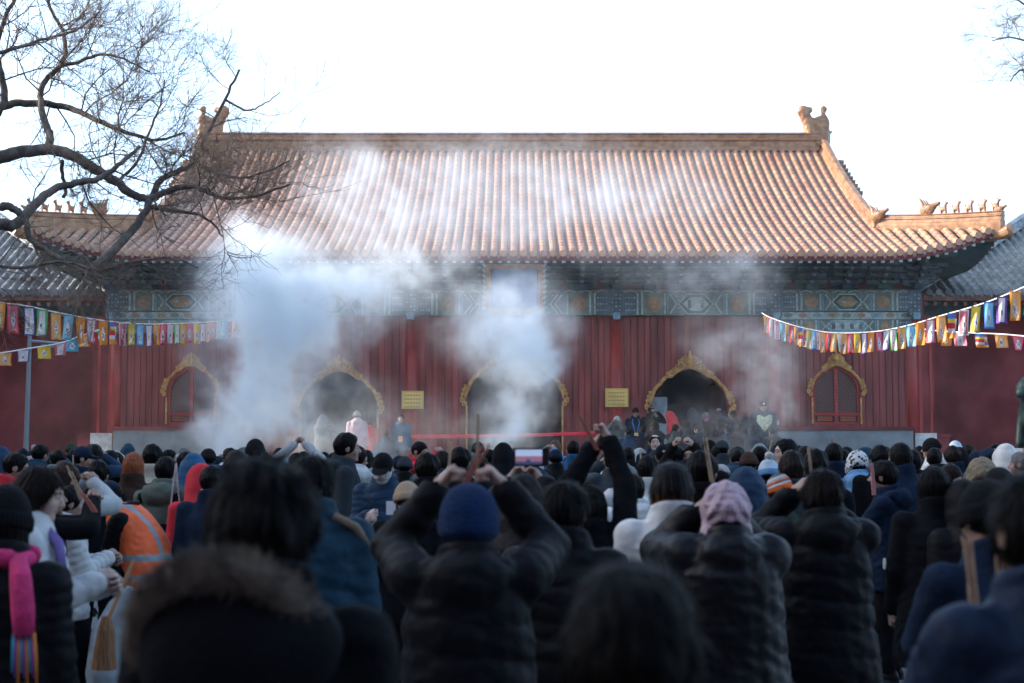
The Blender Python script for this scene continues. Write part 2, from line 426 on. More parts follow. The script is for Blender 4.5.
# plank wall
def opening(x):
    for a in ARCH.values():
        if abs(x - a['cx']) < a['w'] - 1e-6:
            for (x0, z0), (x1, z1) in zip(a['pts'], a['pts'][1:]):
                if x0 <= x <= x1: return a, z0 + (z1 - z0) * (x - x0) / max(1e-9, x1 - x0)
            return a, a['zs']
    return None, None
bp_ = []; x = -HW + .02; pl = .172
while x < HW - .02: bp_.append(x); x += pl * random.choice((.9, 1, 1, 1.1))
bp_.append(HW - .02)
wall = MB()
def col_strip(xa, xb, y):
    a, za = opening(xa + 1e-5); b, zb = opening(xb - 1e-5)
    mid, _ = opening((xa + xb) / 2)
    top = ZBEAM - .001 if abs((xa + xb) / 2) < XB[1] else ZBOT
    if mid is None:
        wall.add([(xa, y, ZP), (xb, y, ZP), (xb, y, top), (xa, y, top)], [(0, 1, 2, 3)])
    else:
        za = za if a else mid['zs']; zb = zb if b else mid['zs']
        wall.add([(xa, y, za), (xb, y, zb), (xb, y, top), (xa, y, top)], [(0, 1, 2, 3)])
        if mid['kind'] == 'w': wall.add([(xa, y, ZP), (xb, y, ZP), (xb, y, mid['zb']), (xa, y, mid['zb'])], [(0, 1, 2, 3)])
        wall.add([(xa, y, za), (xb, y, zb), (xb, .38, zb), (xa, .38, za)], [(0, 1, 2, 3)])
for i in range(len(bp_) - 1):
    a, b = bp_[i], bp_[i + 1]; gy = .028
    cuts = sorted({a, a + .012, b - .012, b} | {c for k in ARCH.values() for c in [p[0] for p in k['pts']] if a < c < b})
    off = random.uniform(-.004, .004)
    for c0, c1 in zip(cuts, cuts[1:]):
        if c1 - c0 < 1e-5: continue
        col_strip(c0, c1, gy if (c1 <= a + .0125 or c0 >= b - .0125) else off)
    for c, s in ((a + .012, 1), (b - .012, 1)):
        aa, zz = opening(c)
        z0 = zz if aa else ZP
        top = ZBEAM - .001 if abs(c) < XB[1] else ZBOT
        wall.add([(c, off, z0), (c, gy, z0), (c, gy, top), (c, off, top)], [(0, 1, 2, 3)])
for a in ARCH.values():
    for s in (-1, 1):
        xx = a['cx'] + s * a['w']; wall.add([(xx, 0, a['zb']), (xx, .38, a['zb']), (xx, .38, a['zs']), (xx, 0, a['zs'])], [(0, 1, 2, 3)])
wall.build('plank_wall', RED, HALL)
# interior, side and back walls
b = MB()
b.box(-HW, HW, 12.1, 12.4, ZP, 5.6); b.box(-HW - .3, -HW, -.02, 12.4, ZP, 5.6); b.box(HW, HW + .3, -.02, 12.4, ZP, 5.6)
b.build('outer_wall', REDW, HALL)
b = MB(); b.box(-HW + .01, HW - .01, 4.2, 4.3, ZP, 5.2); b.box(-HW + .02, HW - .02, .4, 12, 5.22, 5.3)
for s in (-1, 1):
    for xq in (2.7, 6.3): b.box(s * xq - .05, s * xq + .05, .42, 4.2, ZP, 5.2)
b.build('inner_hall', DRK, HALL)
# door leaves folded inside the arches, ticket boards
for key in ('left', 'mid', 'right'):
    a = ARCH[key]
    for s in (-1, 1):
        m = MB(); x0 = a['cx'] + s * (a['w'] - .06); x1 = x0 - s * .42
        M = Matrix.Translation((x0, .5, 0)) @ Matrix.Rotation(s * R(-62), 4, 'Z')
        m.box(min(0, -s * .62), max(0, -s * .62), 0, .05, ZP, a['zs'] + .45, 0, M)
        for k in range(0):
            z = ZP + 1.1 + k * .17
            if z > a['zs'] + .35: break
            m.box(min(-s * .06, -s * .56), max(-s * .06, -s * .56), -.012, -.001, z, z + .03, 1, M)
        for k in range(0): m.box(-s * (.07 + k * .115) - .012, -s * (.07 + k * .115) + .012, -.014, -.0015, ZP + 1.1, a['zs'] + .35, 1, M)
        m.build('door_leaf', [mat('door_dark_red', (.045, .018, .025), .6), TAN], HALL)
a = ARCH['right']; m = MB(); x0, z0 = L(652, 425, .35); x1, z1 = L(667, 397, .35)
m.box(x0, x1, .30, .34, ZP, z1); m.build('notice_board', mat('grey_blue_board', (.20, .24, .27), .6, var=.2, vscale=8), HALL)
# gilded frames
def spiral(mb, x, z, r, turn=1.4, sgn=1, a0=0, y=-.05, t=.018):
    n = 16; pts = [(x + sgn * r * (1 - .72 * k / n) * math.cos(a0 + turn * 2 * PI * k / n), y - .02 * k / n, z + r * (1 - .72 * k / n) * math.sin(a0 + turn * 2 * PI * k / n)) for k in range(n + 1)]
    mb.tube(pts, [t * (1.2 - .5 * k / n) for k in range(n + 1)], 5)
for key, a in ARCH.items():
    m = MB(); pts = [(a['cx'] - a['w'], a['zb'])] + a['pts'] + [(a['cx'] + a['w'], a['zb'])]
    wd = .09 if a['kind'] == 'd' else .07
    ctr = (a['cx'], a['zs'])
    off = []
    for i, (x, z) in enumerate(pts):
        p, q = pts[max(0, i - 1)], pts[min(len(pts) - 1, i + 1)]
        dx, dz = q[0] - p[0], q[1] - p[1]; l = math.hypot(dx, dz) or 1; off.append((x - dz / l * wd / 2, z + dx / l * wd / 2))
    tr = [p for p in off if p[1] > a['zs'] - .02]; 
    m.ribbon([p for p in off if p[1] >= a['zs'] - .35], wd, -.07, .02)
    for s in (-1, 1): m.box(a['cx'] + s * a['w'] - (.0 if s > 0 else .045), a['cx'] + s * a['w'] + (.045 if s > 0 else 0), -.045, .02, a['zb'], a['zs'] - .3)
    m.tube([(x, -.08, z) for x, z in off if z >= a['zs'] - .35], .017, 5)
    # crown of scrolls along the upper middle
    H = a['zt']; ws = a['w']; q = 1.0 if a['kind'] == 'd' else .8
    for k in range(-7, 8):
        u = abs(k) / 7; 
        if k == 0: continue
        s = 1 if k > 0 else -1
        x = a['cx'] + s * u * ws * .58; _, zz = opening(x); zz = zz + .10
        spiral(m, x, zz + (.05 + .16 * (1 - u)) * q * .8, (.052 + .05 * (1 - u)) * q, 1.3, s, PI * .6, t=.017)
        spiral(m, x, zz + .01, .055 * q, 1.3, -s, 0, t=.018)
        if u < .5: spiral(m, x * 1 + s * .02, zz + (.16 + .2 * (.5 - u)) * q, .05 * q, 1.3, s, PI * 1.2, t=.018)
    m.tube([(a['cx'], -.06, H + .05), (a['cx'], -.08, H + .22 * q), (a['cx'], -.07, H + .36 * q), (a['cx'], -.06, H + .46 * q)], [.06, .085, .05, .012], 8)
    for s in (-1, 1):
        spiral(m, a['cx'] + s * .09 * q, H + .2 * q, .075 * q, 1.4, s, PI * .3, t=.02)
        # heavy scroll at the springing
        xe = a['cx'] + s * (a['w'] + .05)
        for (dx, dz, r) in ((.05, .0, .085), (.09, -.12, .075), (.04, -.2, .07), (.03, .12, .07), (.0, .24, .05)):
            spiral(m, xe + s * dx * q, a['zs'] - .05 + dz * q, r * q, 1.4, s, PI * .2, t=.024)
    m.build('gilded_door_frame' if a['kind'] == 'd' else 'gilded_window_frame', GOLD, HALL)
# lattice windows
for key in ('wl', 'wr'):
    a = ARCH[key]; cx, w_ = a['cx'], a['w']
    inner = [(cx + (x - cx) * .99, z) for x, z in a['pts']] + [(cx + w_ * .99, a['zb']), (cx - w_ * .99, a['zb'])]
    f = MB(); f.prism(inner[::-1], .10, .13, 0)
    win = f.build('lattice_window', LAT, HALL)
    f = MB()
    zl = LZ(414); zm = LZ(424)
    f.box(cx - .045, cx + .045, .03, .10, a['zb'], a['zt'] - .05)
    for s in (-1, 1): f.box(cx + s * w_ - (.07 if s > 0 else 0), cx + s * w_ + (0 if s > 0 else .07), .035, .10, a['zb'], a['zs'])
    f.ribbon([(cx + (x - cx) * .93, a['zs'] + (z - a['zs']) * .93) for x, z in a['pts']], .07, .04, .10)
    f.box(cx - w_, cx + w_, .04, .10, zl - .04, zl + .04); f.box(cx - w_, cx + w_, .045, .10, a['zb'], zl - .2)
    for s in (-1, 1): f.box(cx + s * w_ * .5 - .2, cx + s * w_ * .5 + .2, .05, .10, zl - .17, zl - .07)
    f.build('window_frame', REDC, win)
    f = MB()
    for k in range(-16, 17):       # diagonal lattice
        for s in (-1, 1):
            x0 = cx + k * .085; pts = []
            for t in range(41):
                z = zl + .04 + t * .035; x = x0 + s * (z - zl)
                if abs(x - cx) < w_ * .9:
                    _, zo = opening(x)
                    if zo and z < zo - .06: pts.append((x, z))
            if len(pts) > 2: f.ribbon([pts[0], pts[-1]], .016, .075 + .004 * s, .095)
    f.build('lattice', mat('lattice_brown', (.20, .10, .08), .6), win)
    f = MB()
    for s in (-1, 1):
        f.ribbon([(cx + s * w_ * .5 + dx, zl - .12 + dz) for dx, dz in ((-.19, -.045), (.19, -.045), (.19, .045), (-.19, .045))], .012, .04, .05, closed=True)
    f.build('gold_trim', GOLD, win)
# columns
for xq in (-HW + .02, XB[0], XC[0], XC[1], XB[1], HW - .02):
    m = MB(); m.cyl(xq, .13, ZP + .1, ZBEAM if abs(xq) < XB[1] - .1 else ZBT, .215, .20, 28)
    m.build('column', REDC, HALL, smooth=False)
    for p in COL.objects[-1].data.polygons: p.use_smooth = len(p.vertices) == 4
    m = MB(); m.cyl(xq, .04, ZP, ZP + .11, .34, .27, 28); m.build('column_base', MRB, HALL)
# corner piers with white stone feet
for s in (-1, 1):
    x0, x1 = LX(914), LX(934)
    x0, x1 = (x0, x1) if s > 0 else (-x1, -x0)
    m = MB(); m.box(x0, x1, -.05, .6, LZ(433), 5.0, 0); m.box(x0 + .12, x0 + .2, -.07, -.048, LZ(433), 4.9, 1); m.box(x1 - .12, x1 - .06, -.07, -.048, LZ(433), 4.9, 1)
    m.build('corner_pier', [REDW, REDC], HALL)
    m = MB(); m.box(x0 - .02, x1 + .02, -.12, .6, ZP, LZ(433) - .002); m.build('pier_foot', MRB, HALL)
    xa, xb = ((LX(935), LX(948)) if s > 0 else (-LX(948), -LX(935)))
    m = MB(); m.box(xa, xb, -.04, .5, 0, LZ(437)); m.box(xa - .03, xb + .03, -.07, .53, LZ(437) + .002, LZ(434)); m.build('low_side_wall', REDW, HALL)
# dado walls below the windows
for s in (-1, 1):
    x0, x1 = (XB[1] - .02, LX(908)) if s > 0 else (LX(118), XB[0] + .02)
    m = MB(); m.box(x0, x1, -.42, -.03, ZP, LZ(430, -.4), 0); m.box(x0 - .03, x1 + .03, -.47, -.02, LZ(430, -.4) + .002, LZ(426.5, -.4), 1)
    m.build('dado_wall', [GRY, REDW], HALL)
# platform
m = MB(); m.box(-11.6, 11.6, -3.0, 13.2, 0, ZP - .12, 0); m.box(-11.75, 11.75, -3.15, 13.35, ZP - .118, ZP, 1)
for k in range(5): m.box(-3.4, 3.4, -3.15 - .32 * (5 - k), -3.0, 0, ZP - .12 - (4 - k + .35) * .145 - .002 * k, 1)
m.build('stone_platform', [GRY, MRB], HALL)
# brass plaques
for pa, pb, pc, pd in ((402, 424, 391, 409), (605, 628, 388.5, 407)):
    x0, z1 = L(pa, pc); x1, z0 = L(pb, pd)
    m = MB(); m.box(x0, x1, -.15, -.09, z0, z1, 0); m.box(x0 + .035, x1 - .035, -.154, -.149, z0 + .035, z1 - .035, 1)
    for r_ in range(4):
        for c_ in range(6):
            m.box(x0 + .07 + c_ * .075, x0 + .12 + c_ * .075, -.1555, -.153, z1 - .1 - r_ * .1 - .03, z1 - .1 - r_ * .1, 2)
    m.build('brass_plaque', [BRASS, mat('brass_face', (.70, .50, .16), .38, .7, var=.15, vscale=2.5), mat('engraved_mark', (.35, .25, .09), .6, .4)], HALL)
# painted beams
PB = [GRN, BLU, WHT, ORG, LBLU, DGRN, TAN]
def painted_beam(x0, x1, z0, z1, y=-.24, style=0, fill=5, compact=False):
    m = MB(); h = z1 - z0; zc = (z0 + z1) / 2; m.box(x0, x1, y, .0, z0, z1, 0)
    def strip(a, c, mi, lift=.004): m.box(a, c, y - lift, y + .01, z0 + .01, z1 - .01, mi)
    for s, xe in ((1, x0), (-1, x1)):
        def X(d): return xe + s * d
        def bar(d0, d1, mi, lift=.006): a, c = sorted((X(d0), X(d1))); strip(a, c, mi, lift)
        d = .02
        bar(d, d + .34, 1); 
        for i in range(4):
            for j in range(3): m.disc(X(d + .07 + i * .07), z0 + h * (.22 + .28 * j), .022, y - .010, y - .004, 2 if (i + j) % 2 else 4, 8)
        d += .34; bar(d, d + .05, 2, .009); bar(d + .07, d + .10, 0, .009); bar(d + .12, d + .17, 2, .009); d += .17
        bar(d, d + h * .95, 0, .005); m.disc(X(d + h * .48), zc, h * .36, y - .012, y - .003, 3, 16); m.disc(X(d + h * .48), zc, h * .2, y - .016, y - .010, 6, 12)
        d += h * .95; bar(d, d + .045, 2, .009); bar(d + .07, d + .11, 4, .009); d += .12
        if compact:
            m.ribbon([(X(d + .03), z1 - .03), (X(d + .03 + h * .3), zc), (X(d + .03), z0 + .03)], .035, y - .012, y - .004, 2)
            for k in range(5): m.disc(X(d + .22 + .03 * (k % 2)), z0 + h * (.15 + .17 * k), .022, y - .012, y - .004, 2 if k % 2 else 4, 7)
            continue
        bar(d, d + h * 1.1, 1, .005)
        for t in (0, .12):
            pts = [(X(d + t + .03), z1 - .03), (X(d + t + .03 + h * .34), zc), (X(d + t + .03), z0 + .03)]
            m.ribbon(pts, .04, y - .012, y - .004, 2)
        cxr = X(d + h * .95)
        for k in range(10):
            aa = 2 * PI * k / 10; m.disc(cxr + h * .26 * math.cos(aa), zc + h * .26 * math.sin(aa), .024, y - .012, y - .004, 2 if k % 2 else 4, 7)
        m.disc(cxr, zc, h * .14, y - .014, y - .004, 0, 10); m.disc(cxr, zc, h * .06, y - .018, y - .010, 2, 8)
        for k in range(7): m.disc(X(d + h * (.5 + .16 * k)), z0 + h * (.12 if k % 2 else .88), .02, y - .012, y - .004, 2, 7)
    inner = .02 + .34 + .17 + h * .95 + .12 + (h * .45 if compact else h * 1.35)
    a, c = x0 + inner, x1 - inner
    if c - a > .5:
        e = h * .38
        hexo = [(a, zc), (a + e, z1 - .035), (c - e, z1 - .035), (c, zc), (c - e, z0 + .035), (a + e, z0 + .035)]
        m.prism(hexo[::-1], y - .008, y, fill); m.ribbon(hexo, .035, y - .014, y - .004, 2, closed=True)
        hx2 = [(zx + (.1 if zx < (a + c) / 2 else -.1), zc + (zz - zc) * .72) for zx, zz in hexo]
        if style == 0:
            m.prism(hx2[::-1], y - .011, y - .006, 6 if fill == 5 else 0)
            n = int((c - a - 2 * e) / .22)
            for k in range(n): m.disc(a + e + .11 + (c - a - 2 * e - .2) * k / max(1, n - 1), zc + .03 * math.sin(k * 2.1), .035, y - .016, y - .010, (2, 3, 4)[k % 3], 7, .07)
        else:
            m.prism(hx2[::-1], y - .011, y - .006, 2)
            n = int((c - a - 2 * e) / .17)
            for k in range(n):
                xx = a + e + .06 + (c - a - 2 * e - .12) * k / max(1, n - 1); m.box(xx - .045, xx + .045, y - .016, y - .010, zc - h * .2, zc + h * .2, 0 if k % 2 else 1)
    return m
def zb(py): return LZ(py, -.24)
spans = [(-HW - .1, XB[0], 'o'), (XB[0], XC[0], 'i'), (XC[0], XC[1], 'c'), (XC[1], XB[1], 'i'), (XB[1], HW + .1, 'o')]
for i, (a, c, t) in enumerate(spans):
    a += .17; c -= .17
    painted_beam(a, c, zb(315 if t != 'o' else 311), zb(293), style={'o': 0, 'i': 1, 'c': 0}[t], fill=5 if t != 'c' else 1, compact=t != 'c').build('painted_beam', PB, HALL)
    m = MB(); m.box(a - .17, c + .17, -.20, -.02, zb(293) + .002, zb(289.5), 0)
    n = int((c - a) / .4)
    for k in range(n): m.ribbon([(a + (c - a) * (k + q) / n, zb(292.3) + hh) for q, hh in ((.1, 0), (.5, .05), (.9, 0))], .022, -.215, -.199, 2)
    m.build('flat_beam', PB, HALL)
    if t == 'o':
        m = MB(); m.box(a, c, -.16, -.02, zb(319), zb(311) - .003, 0)
        n = int((c - a) / .34)
        for k in range(n): m.disc(a + .17 + (c - a - .34) * k / (n - 1), zb(315), .06, -.168, -.159, (2, 3, 4, 6)[k % 4], 8, .12)
        m.box(a, c, -.18, -.158, zb(311.6), zb(311) - .004, 5)
        m.build('panel_board', [WHT, BLU, GRN, ORG, LBLU, DGRN, TAN], HALL)
        painted_beam(a, c, zb(333), zb(319.5), y=-.20, style=1, fill=4, compact=True).build('painted_beam', PB, HALL)
for xq in (-HW, XB[0], XC[0], XC[1], XB[1], HW):   # column heads between the beams
    m = MB(); m.box(xq - .17, xq + .17, -.25, .02, zb(316), zb(289.6), 1)
    for r_ in range(6):
        for c_ in range(3): m.disc(xq - .1 + c_ * .1, zb(314) + r_ * .1, .025, -.262, -.249, (2, 4, 0)[(r_ + c_) % 3], 7)
    m.box(xq - .09, xq + .09, -.42, -.2, zb(319.5), zb(313), 4)
    m.build('beam_head', PB, HALL)
# dougong brackets
ZE_EAVE = at(512, 254, FY - 2.3).z
YE = -2.3
z0 = ZBT
sets = []
for a, c, t in spans:
    n = {'o': 4, 'i': 5, 'c': 6}[t]
    for k in range(n): sets.append(a + (c - a) * k / n)
sets.append(spans[-1][1])
m = MB(); hgt = .72
for i, xq in enumerate(sets):
    ca, cb = (0, 1) if i % 2 else (1, 0)
    m.box(xq - .12, xq + .12, -.30, 0, z0 + .003, z0 + .12, ca)
    for t in range(4):
        zz = z0 + .13 + t * .155; yo = -.28 - t * .20
        m.box(xq - .045, xq + .045, yo - .14, 0, zz, zz + .085, cb)
        m.box(xq - .047, xq + .047, yo - .155, yo - .139, zz + .005, zz + .08, 2)
        wdt = .34 if t % 2 else .42
        if t < 3:
            m.box(xq - wdt, xq + wdt, yo + .02, yo + .09, zz + .01, zz + .085, ca)
            m.box(xq - wdt, xq + wdt, yo + .012, yo + .021, zz + .065, zz + .085, 4)
            for s in (-1, 0, 1):
                m.box(xq + s * (wdt - .06) - .065, xq + s * (wdt - .06) + .065, yo - .01, yo + .12, zz + .088, zz + .15, cb)
    if i < len(sets) - 1:
        xm = (xq + sets[i + 1]) / 2; m.prism([(xm - .17, z0 + .02), (xm + .17, z0 + .02), (xm + .1, z0 + .2), (xm, z0 + .36), (xm - .1, z0 + .2)][::-1], -.05, -.02, 3)
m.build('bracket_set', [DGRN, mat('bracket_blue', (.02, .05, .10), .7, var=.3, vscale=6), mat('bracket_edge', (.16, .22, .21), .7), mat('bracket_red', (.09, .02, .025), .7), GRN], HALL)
m = MB(); m.box(-HW - .2, HW + .2, -.03, .0, z0, z0 + 1.0, 0); m.box(-HW - .9, HW + .9, -.98, -.78, z0 + .77, z0 + .95, 0)
for s in (-1, 1): m.box(s * (HW + .6) - .12, s * (HW + .6) + .12, -.9, 12.9, z0 + .77, z0 + .95, 0)
for s in (-1, 1): m.box(s * (HW + .1) - .1, s * (HW + .1) + .1, -.05, 12, ZBEAM, z0 + .8, 0)
for s in (-1, 1):                                     # bracket stacks on the corner column, turned outward
    for t in range(4):
        zz = z0 + .1 + t * .16; m.box(s * HW + s * .1 - .1, s * HW + s * (.35 + t * .17) , -.35, -.25, zz, zz + .09, 1)
        M = Matrix.Translation((s * HW, -.05, 0)) @ Matrix.Rotation(-s * PI / 4, 4, 'Z'); m.box(-.06, .06, -.45 - t * .26, 0, zz, zz + .1, 1, M)
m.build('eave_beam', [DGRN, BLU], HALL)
# roof profile
S_TOP = 8.7
YR = YE + S_TOP
zr = at(512, 148.5, FY + YR).z
RISE = zr - ZE_EAVE
def rp(s): s = max(0, s); return ZE_EAVE + (RISE - 1.25) * s / S_TOP + 1.25 * (s / S_TOP) ** 2.3
XE = at(1003, 232, FY + YE).x - .04; XG = 9.5; SG = XE - XG
def upb(x, s):
    t = max(0, (abs(x) - 8.9) / (XE - 8.9)); return .72 * t ** 2.2 * max(0, 1 - s / 4.2) ** 1.5
def hipz(t):
    za = rp(SG) + .08; zb__ = rp(0) + upb(XE, 0) + .06
    return za + (zb__ - za) * t - .03 * math.sin(PI * t)
def hiplift(q, s):
    if q >= SG or q < .05: return 0.0
    return max(0, hipz(1 - q / SG) - .08 - rp(q) - upb(XE - q, q)) * min(1.2, s / q) ** 1.3
def upx(x, s): return upb(x, s) + (hiplift(XE - abs(x), s) if abs(x) > XG else 0)
def smx(x): return S_TOP if abs(x) < XG else max(0, XE - abs(x)) * S_TOP / S_TOP
base = Matrix.Translation((0, YE, 0))
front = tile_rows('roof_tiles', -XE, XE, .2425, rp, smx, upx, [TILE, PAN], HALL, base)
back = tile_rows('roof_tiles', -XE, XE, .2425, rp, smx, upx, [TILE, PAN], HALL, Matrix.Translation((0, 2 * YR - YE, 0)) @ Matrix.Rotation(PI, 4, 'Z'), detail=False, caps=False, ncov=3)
Ls = (YR - YE)
def smy(x): return max(0, min(SG, Ls - abs(x)))
def upy(x, s):
    t = max(0, (abs(x) - (Ls - 3.1)) / 3.1); return .72 * t ** 2.2 * max(0, 1 - s / 4.2) ** 1.5 + hiplift(Ls - abs(x), s)
for s in (-1, 1):
    Mx = Matrix.Translation((s * XE, YR, 0)) @ Matrix.Rotation(s * PI / 2, 4, 'Z')
    tile_rows('side_roof_tiles', -Ls, Ls, .2425, rp, smy, upy, [TILE, PAN], HALL, Mx, ncov=4, detail=False)
# gable infill + soffit
m = MB()
for s in (-1, 1):
    pts = [(YE + t, rp(t) - .05) for t in np.linspace(SG, S_TOP, 12)]
    pts += [(2 * YR - a, z) for a, z in pts[::-1]]
    zb_ = rp(SG) - .3; n = len(pts)
    vs = [(s * (XG - .25), a, z) for a, z in pts] + [(s * (XG - .25), a, zb_) for a, z in pts]
    m.add(vs, [(i, i + 1, n + i + 1, n + i) for i in range(n - 1)])
m.build('gable_board', REDC, HALL)
m = MB(); ns = 10; xs_ = np.linspace(-XE + .05, XE - .05, 60)
for i in range(len(xs_) - 1):
    for (s0, s1) in ((.06, 1.0), (1.0, 2.4)):
        pts = []
        for xx, s in ((xs_[i], s0), (xs_[i + 1], s0), (xs_[i + 1], s1), (xs_[i], s1)):
            s = min(s, max(.02, XE - abs(xx)) if abs(xx) > XG else 9)
            pts.append((xx, YE + s, rp(s) + upx(xx, s) - .14))
        m.add(pts, [(0, 1, 2, 3)])
for s in (-1, 1):
    ys_ = np.linspace(-Ls + .05, Ls - .05, 40)
    for i in range(len(ys_) - 1):
        pts = []
        for yy, q in ((ys_[i], .06), (ys_[i + 1], .06), (ys_[i + 1], 2.4), (ys_[i], 2.4)):
            q = min(q, max(.02, Ls - abs(yy))); pts.append((s * (XE - q), YR + yy, rp(q) + upy(yy, q) - .14))
        m.add(pts, [(0, 1, 2, 3)])
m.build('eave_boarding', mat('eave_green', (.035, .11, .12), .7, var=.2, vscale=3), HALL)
m = MB()
n = 106
for k in range(n):                                    # flying rafters and the lower round rafters
    xx = -XE + .25 + (2 * XE - .5) * k / (n - 1)
    fan = 0 if abs(xx) < 9.0 else (abs(xx) - 9.0) * .33 * (1 if xx > 0 else -1)
    s1 = 1.9 if abs(xx) < XG else min(1.9, XE - abs(xx) + .25)
    p0 = Vector((xx, YE + .10, rp(.1) + upx(xx, .1) - .20)); p1 = Vector((xx - fan * s1 * .6, YE + .1 + s1, rp(.1 + s1) + upx(xx, s1) - .22))
    d = (p1 - p0).normalized(); sd = Vector((1, 0, 0)); upv = sd.cross(d) * -1
    def bar(a, c, h, mi, mi2):
        vs = []
        for q in (a, c):
            for sx in (-h, h):
                for sz in (-h, h): vs.append(q + sd * sx + Vector((0, 0, sz)))
        m.add(vs, [(0, 4, 5, 1), (2, 3, 7, 6), (0, 2, 6, 4), (1, 5, 7, 3)], mi); m.add(vs[:4], [(0, 1, 3, 2)], mi2)
    bar(p0, p1, .045, 0, 1)
    if abs(xx) < XG + 1: bar(p0 + d * .62 + Vector((0, 0, -.10)), p0 + d * 2.3 + Vector((0, 0, -.09)), .05, 0, 2)
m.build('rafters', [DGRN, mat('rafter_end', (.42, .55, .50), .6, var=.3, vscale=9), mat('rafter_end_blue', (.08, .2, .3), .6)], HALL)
m = MB()
for i in range(len(xs_) - 1):
    a, c = xs_[i], xs_[i + 1]
    za, zc_ = rp(0) + upx(a, 0), rp(0) + upx(c, 0); y = YE + .045
    m.add([(a, y, za - .155), (c, y, zc_ - .155), (c, y, zc_ - .0), (a, y, za - .0), (a, y + .03, za - .155), (c, y + .03, zc_ - .155)], [(0, 1, 2, 3), (0, 4, 5, 1)])
m.build('fascia_board', REDB, HALL)
# ridges
def ridge_prof(h, w): return [(-w, 0), (w, 0), (w, h * .18), (w * .72, h * .26), (w * .72, h * .5), (w * .95, h * .56), (w * .95, h * .64), (w * .66, h * .72), (w * .66, h * .84), (w * .9, h * .9), (w * .45, h), (-w * .45, h), (-w * .9, h * .9), (-w * .66, h * .84), (-w * .66, h * .72), (-w * .95, h * .64), (-w * .95, h * .56), (-w * .72, h * .5), (-w * .72, h * .26), (-w, h * .18)]
ZRT = at(512, 133, FY + YR).z
hR = ZRT - zr + .12
m = MB(); m.sweep(ridge_prof(hR, .24), [(-XG + .1, YR, zr - .12), (XG - .1, YR, zr - .12)], 0, side=(0, 1, 0))
for (z_, w_) in ((.04, .25), (.6, .235)): m.box(-XG + .3, XG - .3, YR - w_, YR - w_ + .02, zr - .12 + hR * z_, zr - .12 + hR * (z_ + .05), 1)
m.build('main_ridge', [RIDGE, RIDGE2], HALL)
for s in (-1, 1):
    pa = [Vector((s * (XG + .05), YE + t, rp(t) + .02)) for t in np.linspace(S_TOP - .1, SG - .15, 16)]
    m = MB(); m.sweep(ridge_prof(.34, .11), pa); 
    for k in range(9):                        # studs of eave tiles along the gable side
        t = S_TOP - 1.0 - k * .28; m.cyl(0, 0, 0, 0, .001) if False else m.tube([(s * (XG + .3), YE + t, rp(t) + .05), (s * (XG + .45), YE + t, rp(t) + .03)], [.07, .08], 8)
    m.build('gable_ridge', RIDGE, HALL)
    m = MB(); m.sweep(ridge_prof(.34, .17), [Vector((p.x, 2 * YR - p.y, p.z)) for p in pa]); m.build('gable_ridge', RIDGE, HALL)
    for back_ in (0, 1):
        hp = []
        for t in np.linspace(0, 1, 14):
            q = SG * (1 - t); xx = XE - q; y = YE + q
            if back_: y = 2 * YR - y
            hp.append(Vector((s * xx, y, hipz(t))))
        hp.append(hp[-1] + (hp[-1] - hp[-2]).normalized() * .22)
        m = MB(); m.sweep([(-.10, -.3), (.10, -.3)] + ridge_prof(.30, .13)[1:] + [(-.13, 0)], hp[:-1]); m.build('hip_ridge', RIDGE, HALL)
        if not back_:
            e = hp[-1]; m = MB(); d = Vector((s, -1, 0)).normalized()
            m.tube([e - d * .9 + Vector((0, 0, -.34)), e - d * .2 + Vector((0, 0, -.25)), e - d * .04 + Vector((0, 0, -.2)), e + d * .04 + Vector((0, 0, -.19))], [.10, .15, .16, .10], 16)
            m.build('corner_beam_end', RIDGE, HALL)
# ridge ornaments from implicit shapes
def orn(fn, lo, hi, st, name, M, mt=RIDGE):
    V, Q = sdf_mesh(fn, lo, hi, st); return put(name, mesh_from(name, V, Q, [mt]), HALL, M)
def chiwen(P):
    d = s_ell(P, (0, 0, .28), (.42, .17, .34)); d = smin(d, s_cap(P, (.1, 0, .2), (.2, 0, .75), .26, .20), .08)
    d = smin(d, s_cap(P, (-.15, 0, .35), (-.30, 0, .85), .2, .16), .08); d = smin(d, s_cap(P, (-.30, 0, .85), (-.42, 0, 1.12), .16, .17), .06)
    d = smin(d, s_cap(P, (-.42, 0, 1.12), (-.22, 0, 1.16), .16, .10), .05)
    d = smin(d, s_cap(P, (.0, 0, .75), (.22, 0, .9), .2, .12), .06)
    d = smin(d, s_cap(P, (.20, 0, .85), (.22, 0, 1.15), .07, .075), .02); d = smin(d, s_ell(P, (.22, 0, 1.2), (.11, .09, .09)), .03)
    d = smin(d, s_cap(P, (.3, 0, .45), (.48, 0, .5), .08, .03), .04); d = smin(d, s_ell(P, (-.36, 0, .18), (.14, .15, .12)), .04)
    d = smin(d, s_ell(P, (-.42, 0, .42), (.12, .13, .06)), .03)
    d = smax(d, -s_ell(P, (-.46, 0, .31), (.14, .2, .045)), .02); d = smin(d, s_ell(P, (-.12, 0, .5), (.07, .22, .07)), .02)
    return smax(d, np.abs(P[1]) - .2, .02) + .012 * wob(P, 28)
for s in (-1, 1):
    orn(chiwen, (-.7, -.3, -.15), (.7, .3, 1.45), .03, 'ridge_dragon', Matrix.Translation((s * (XG - .12), YR, zr + .02)) @ Matrix.Diagonal((s, 1, 1.02, 1)))
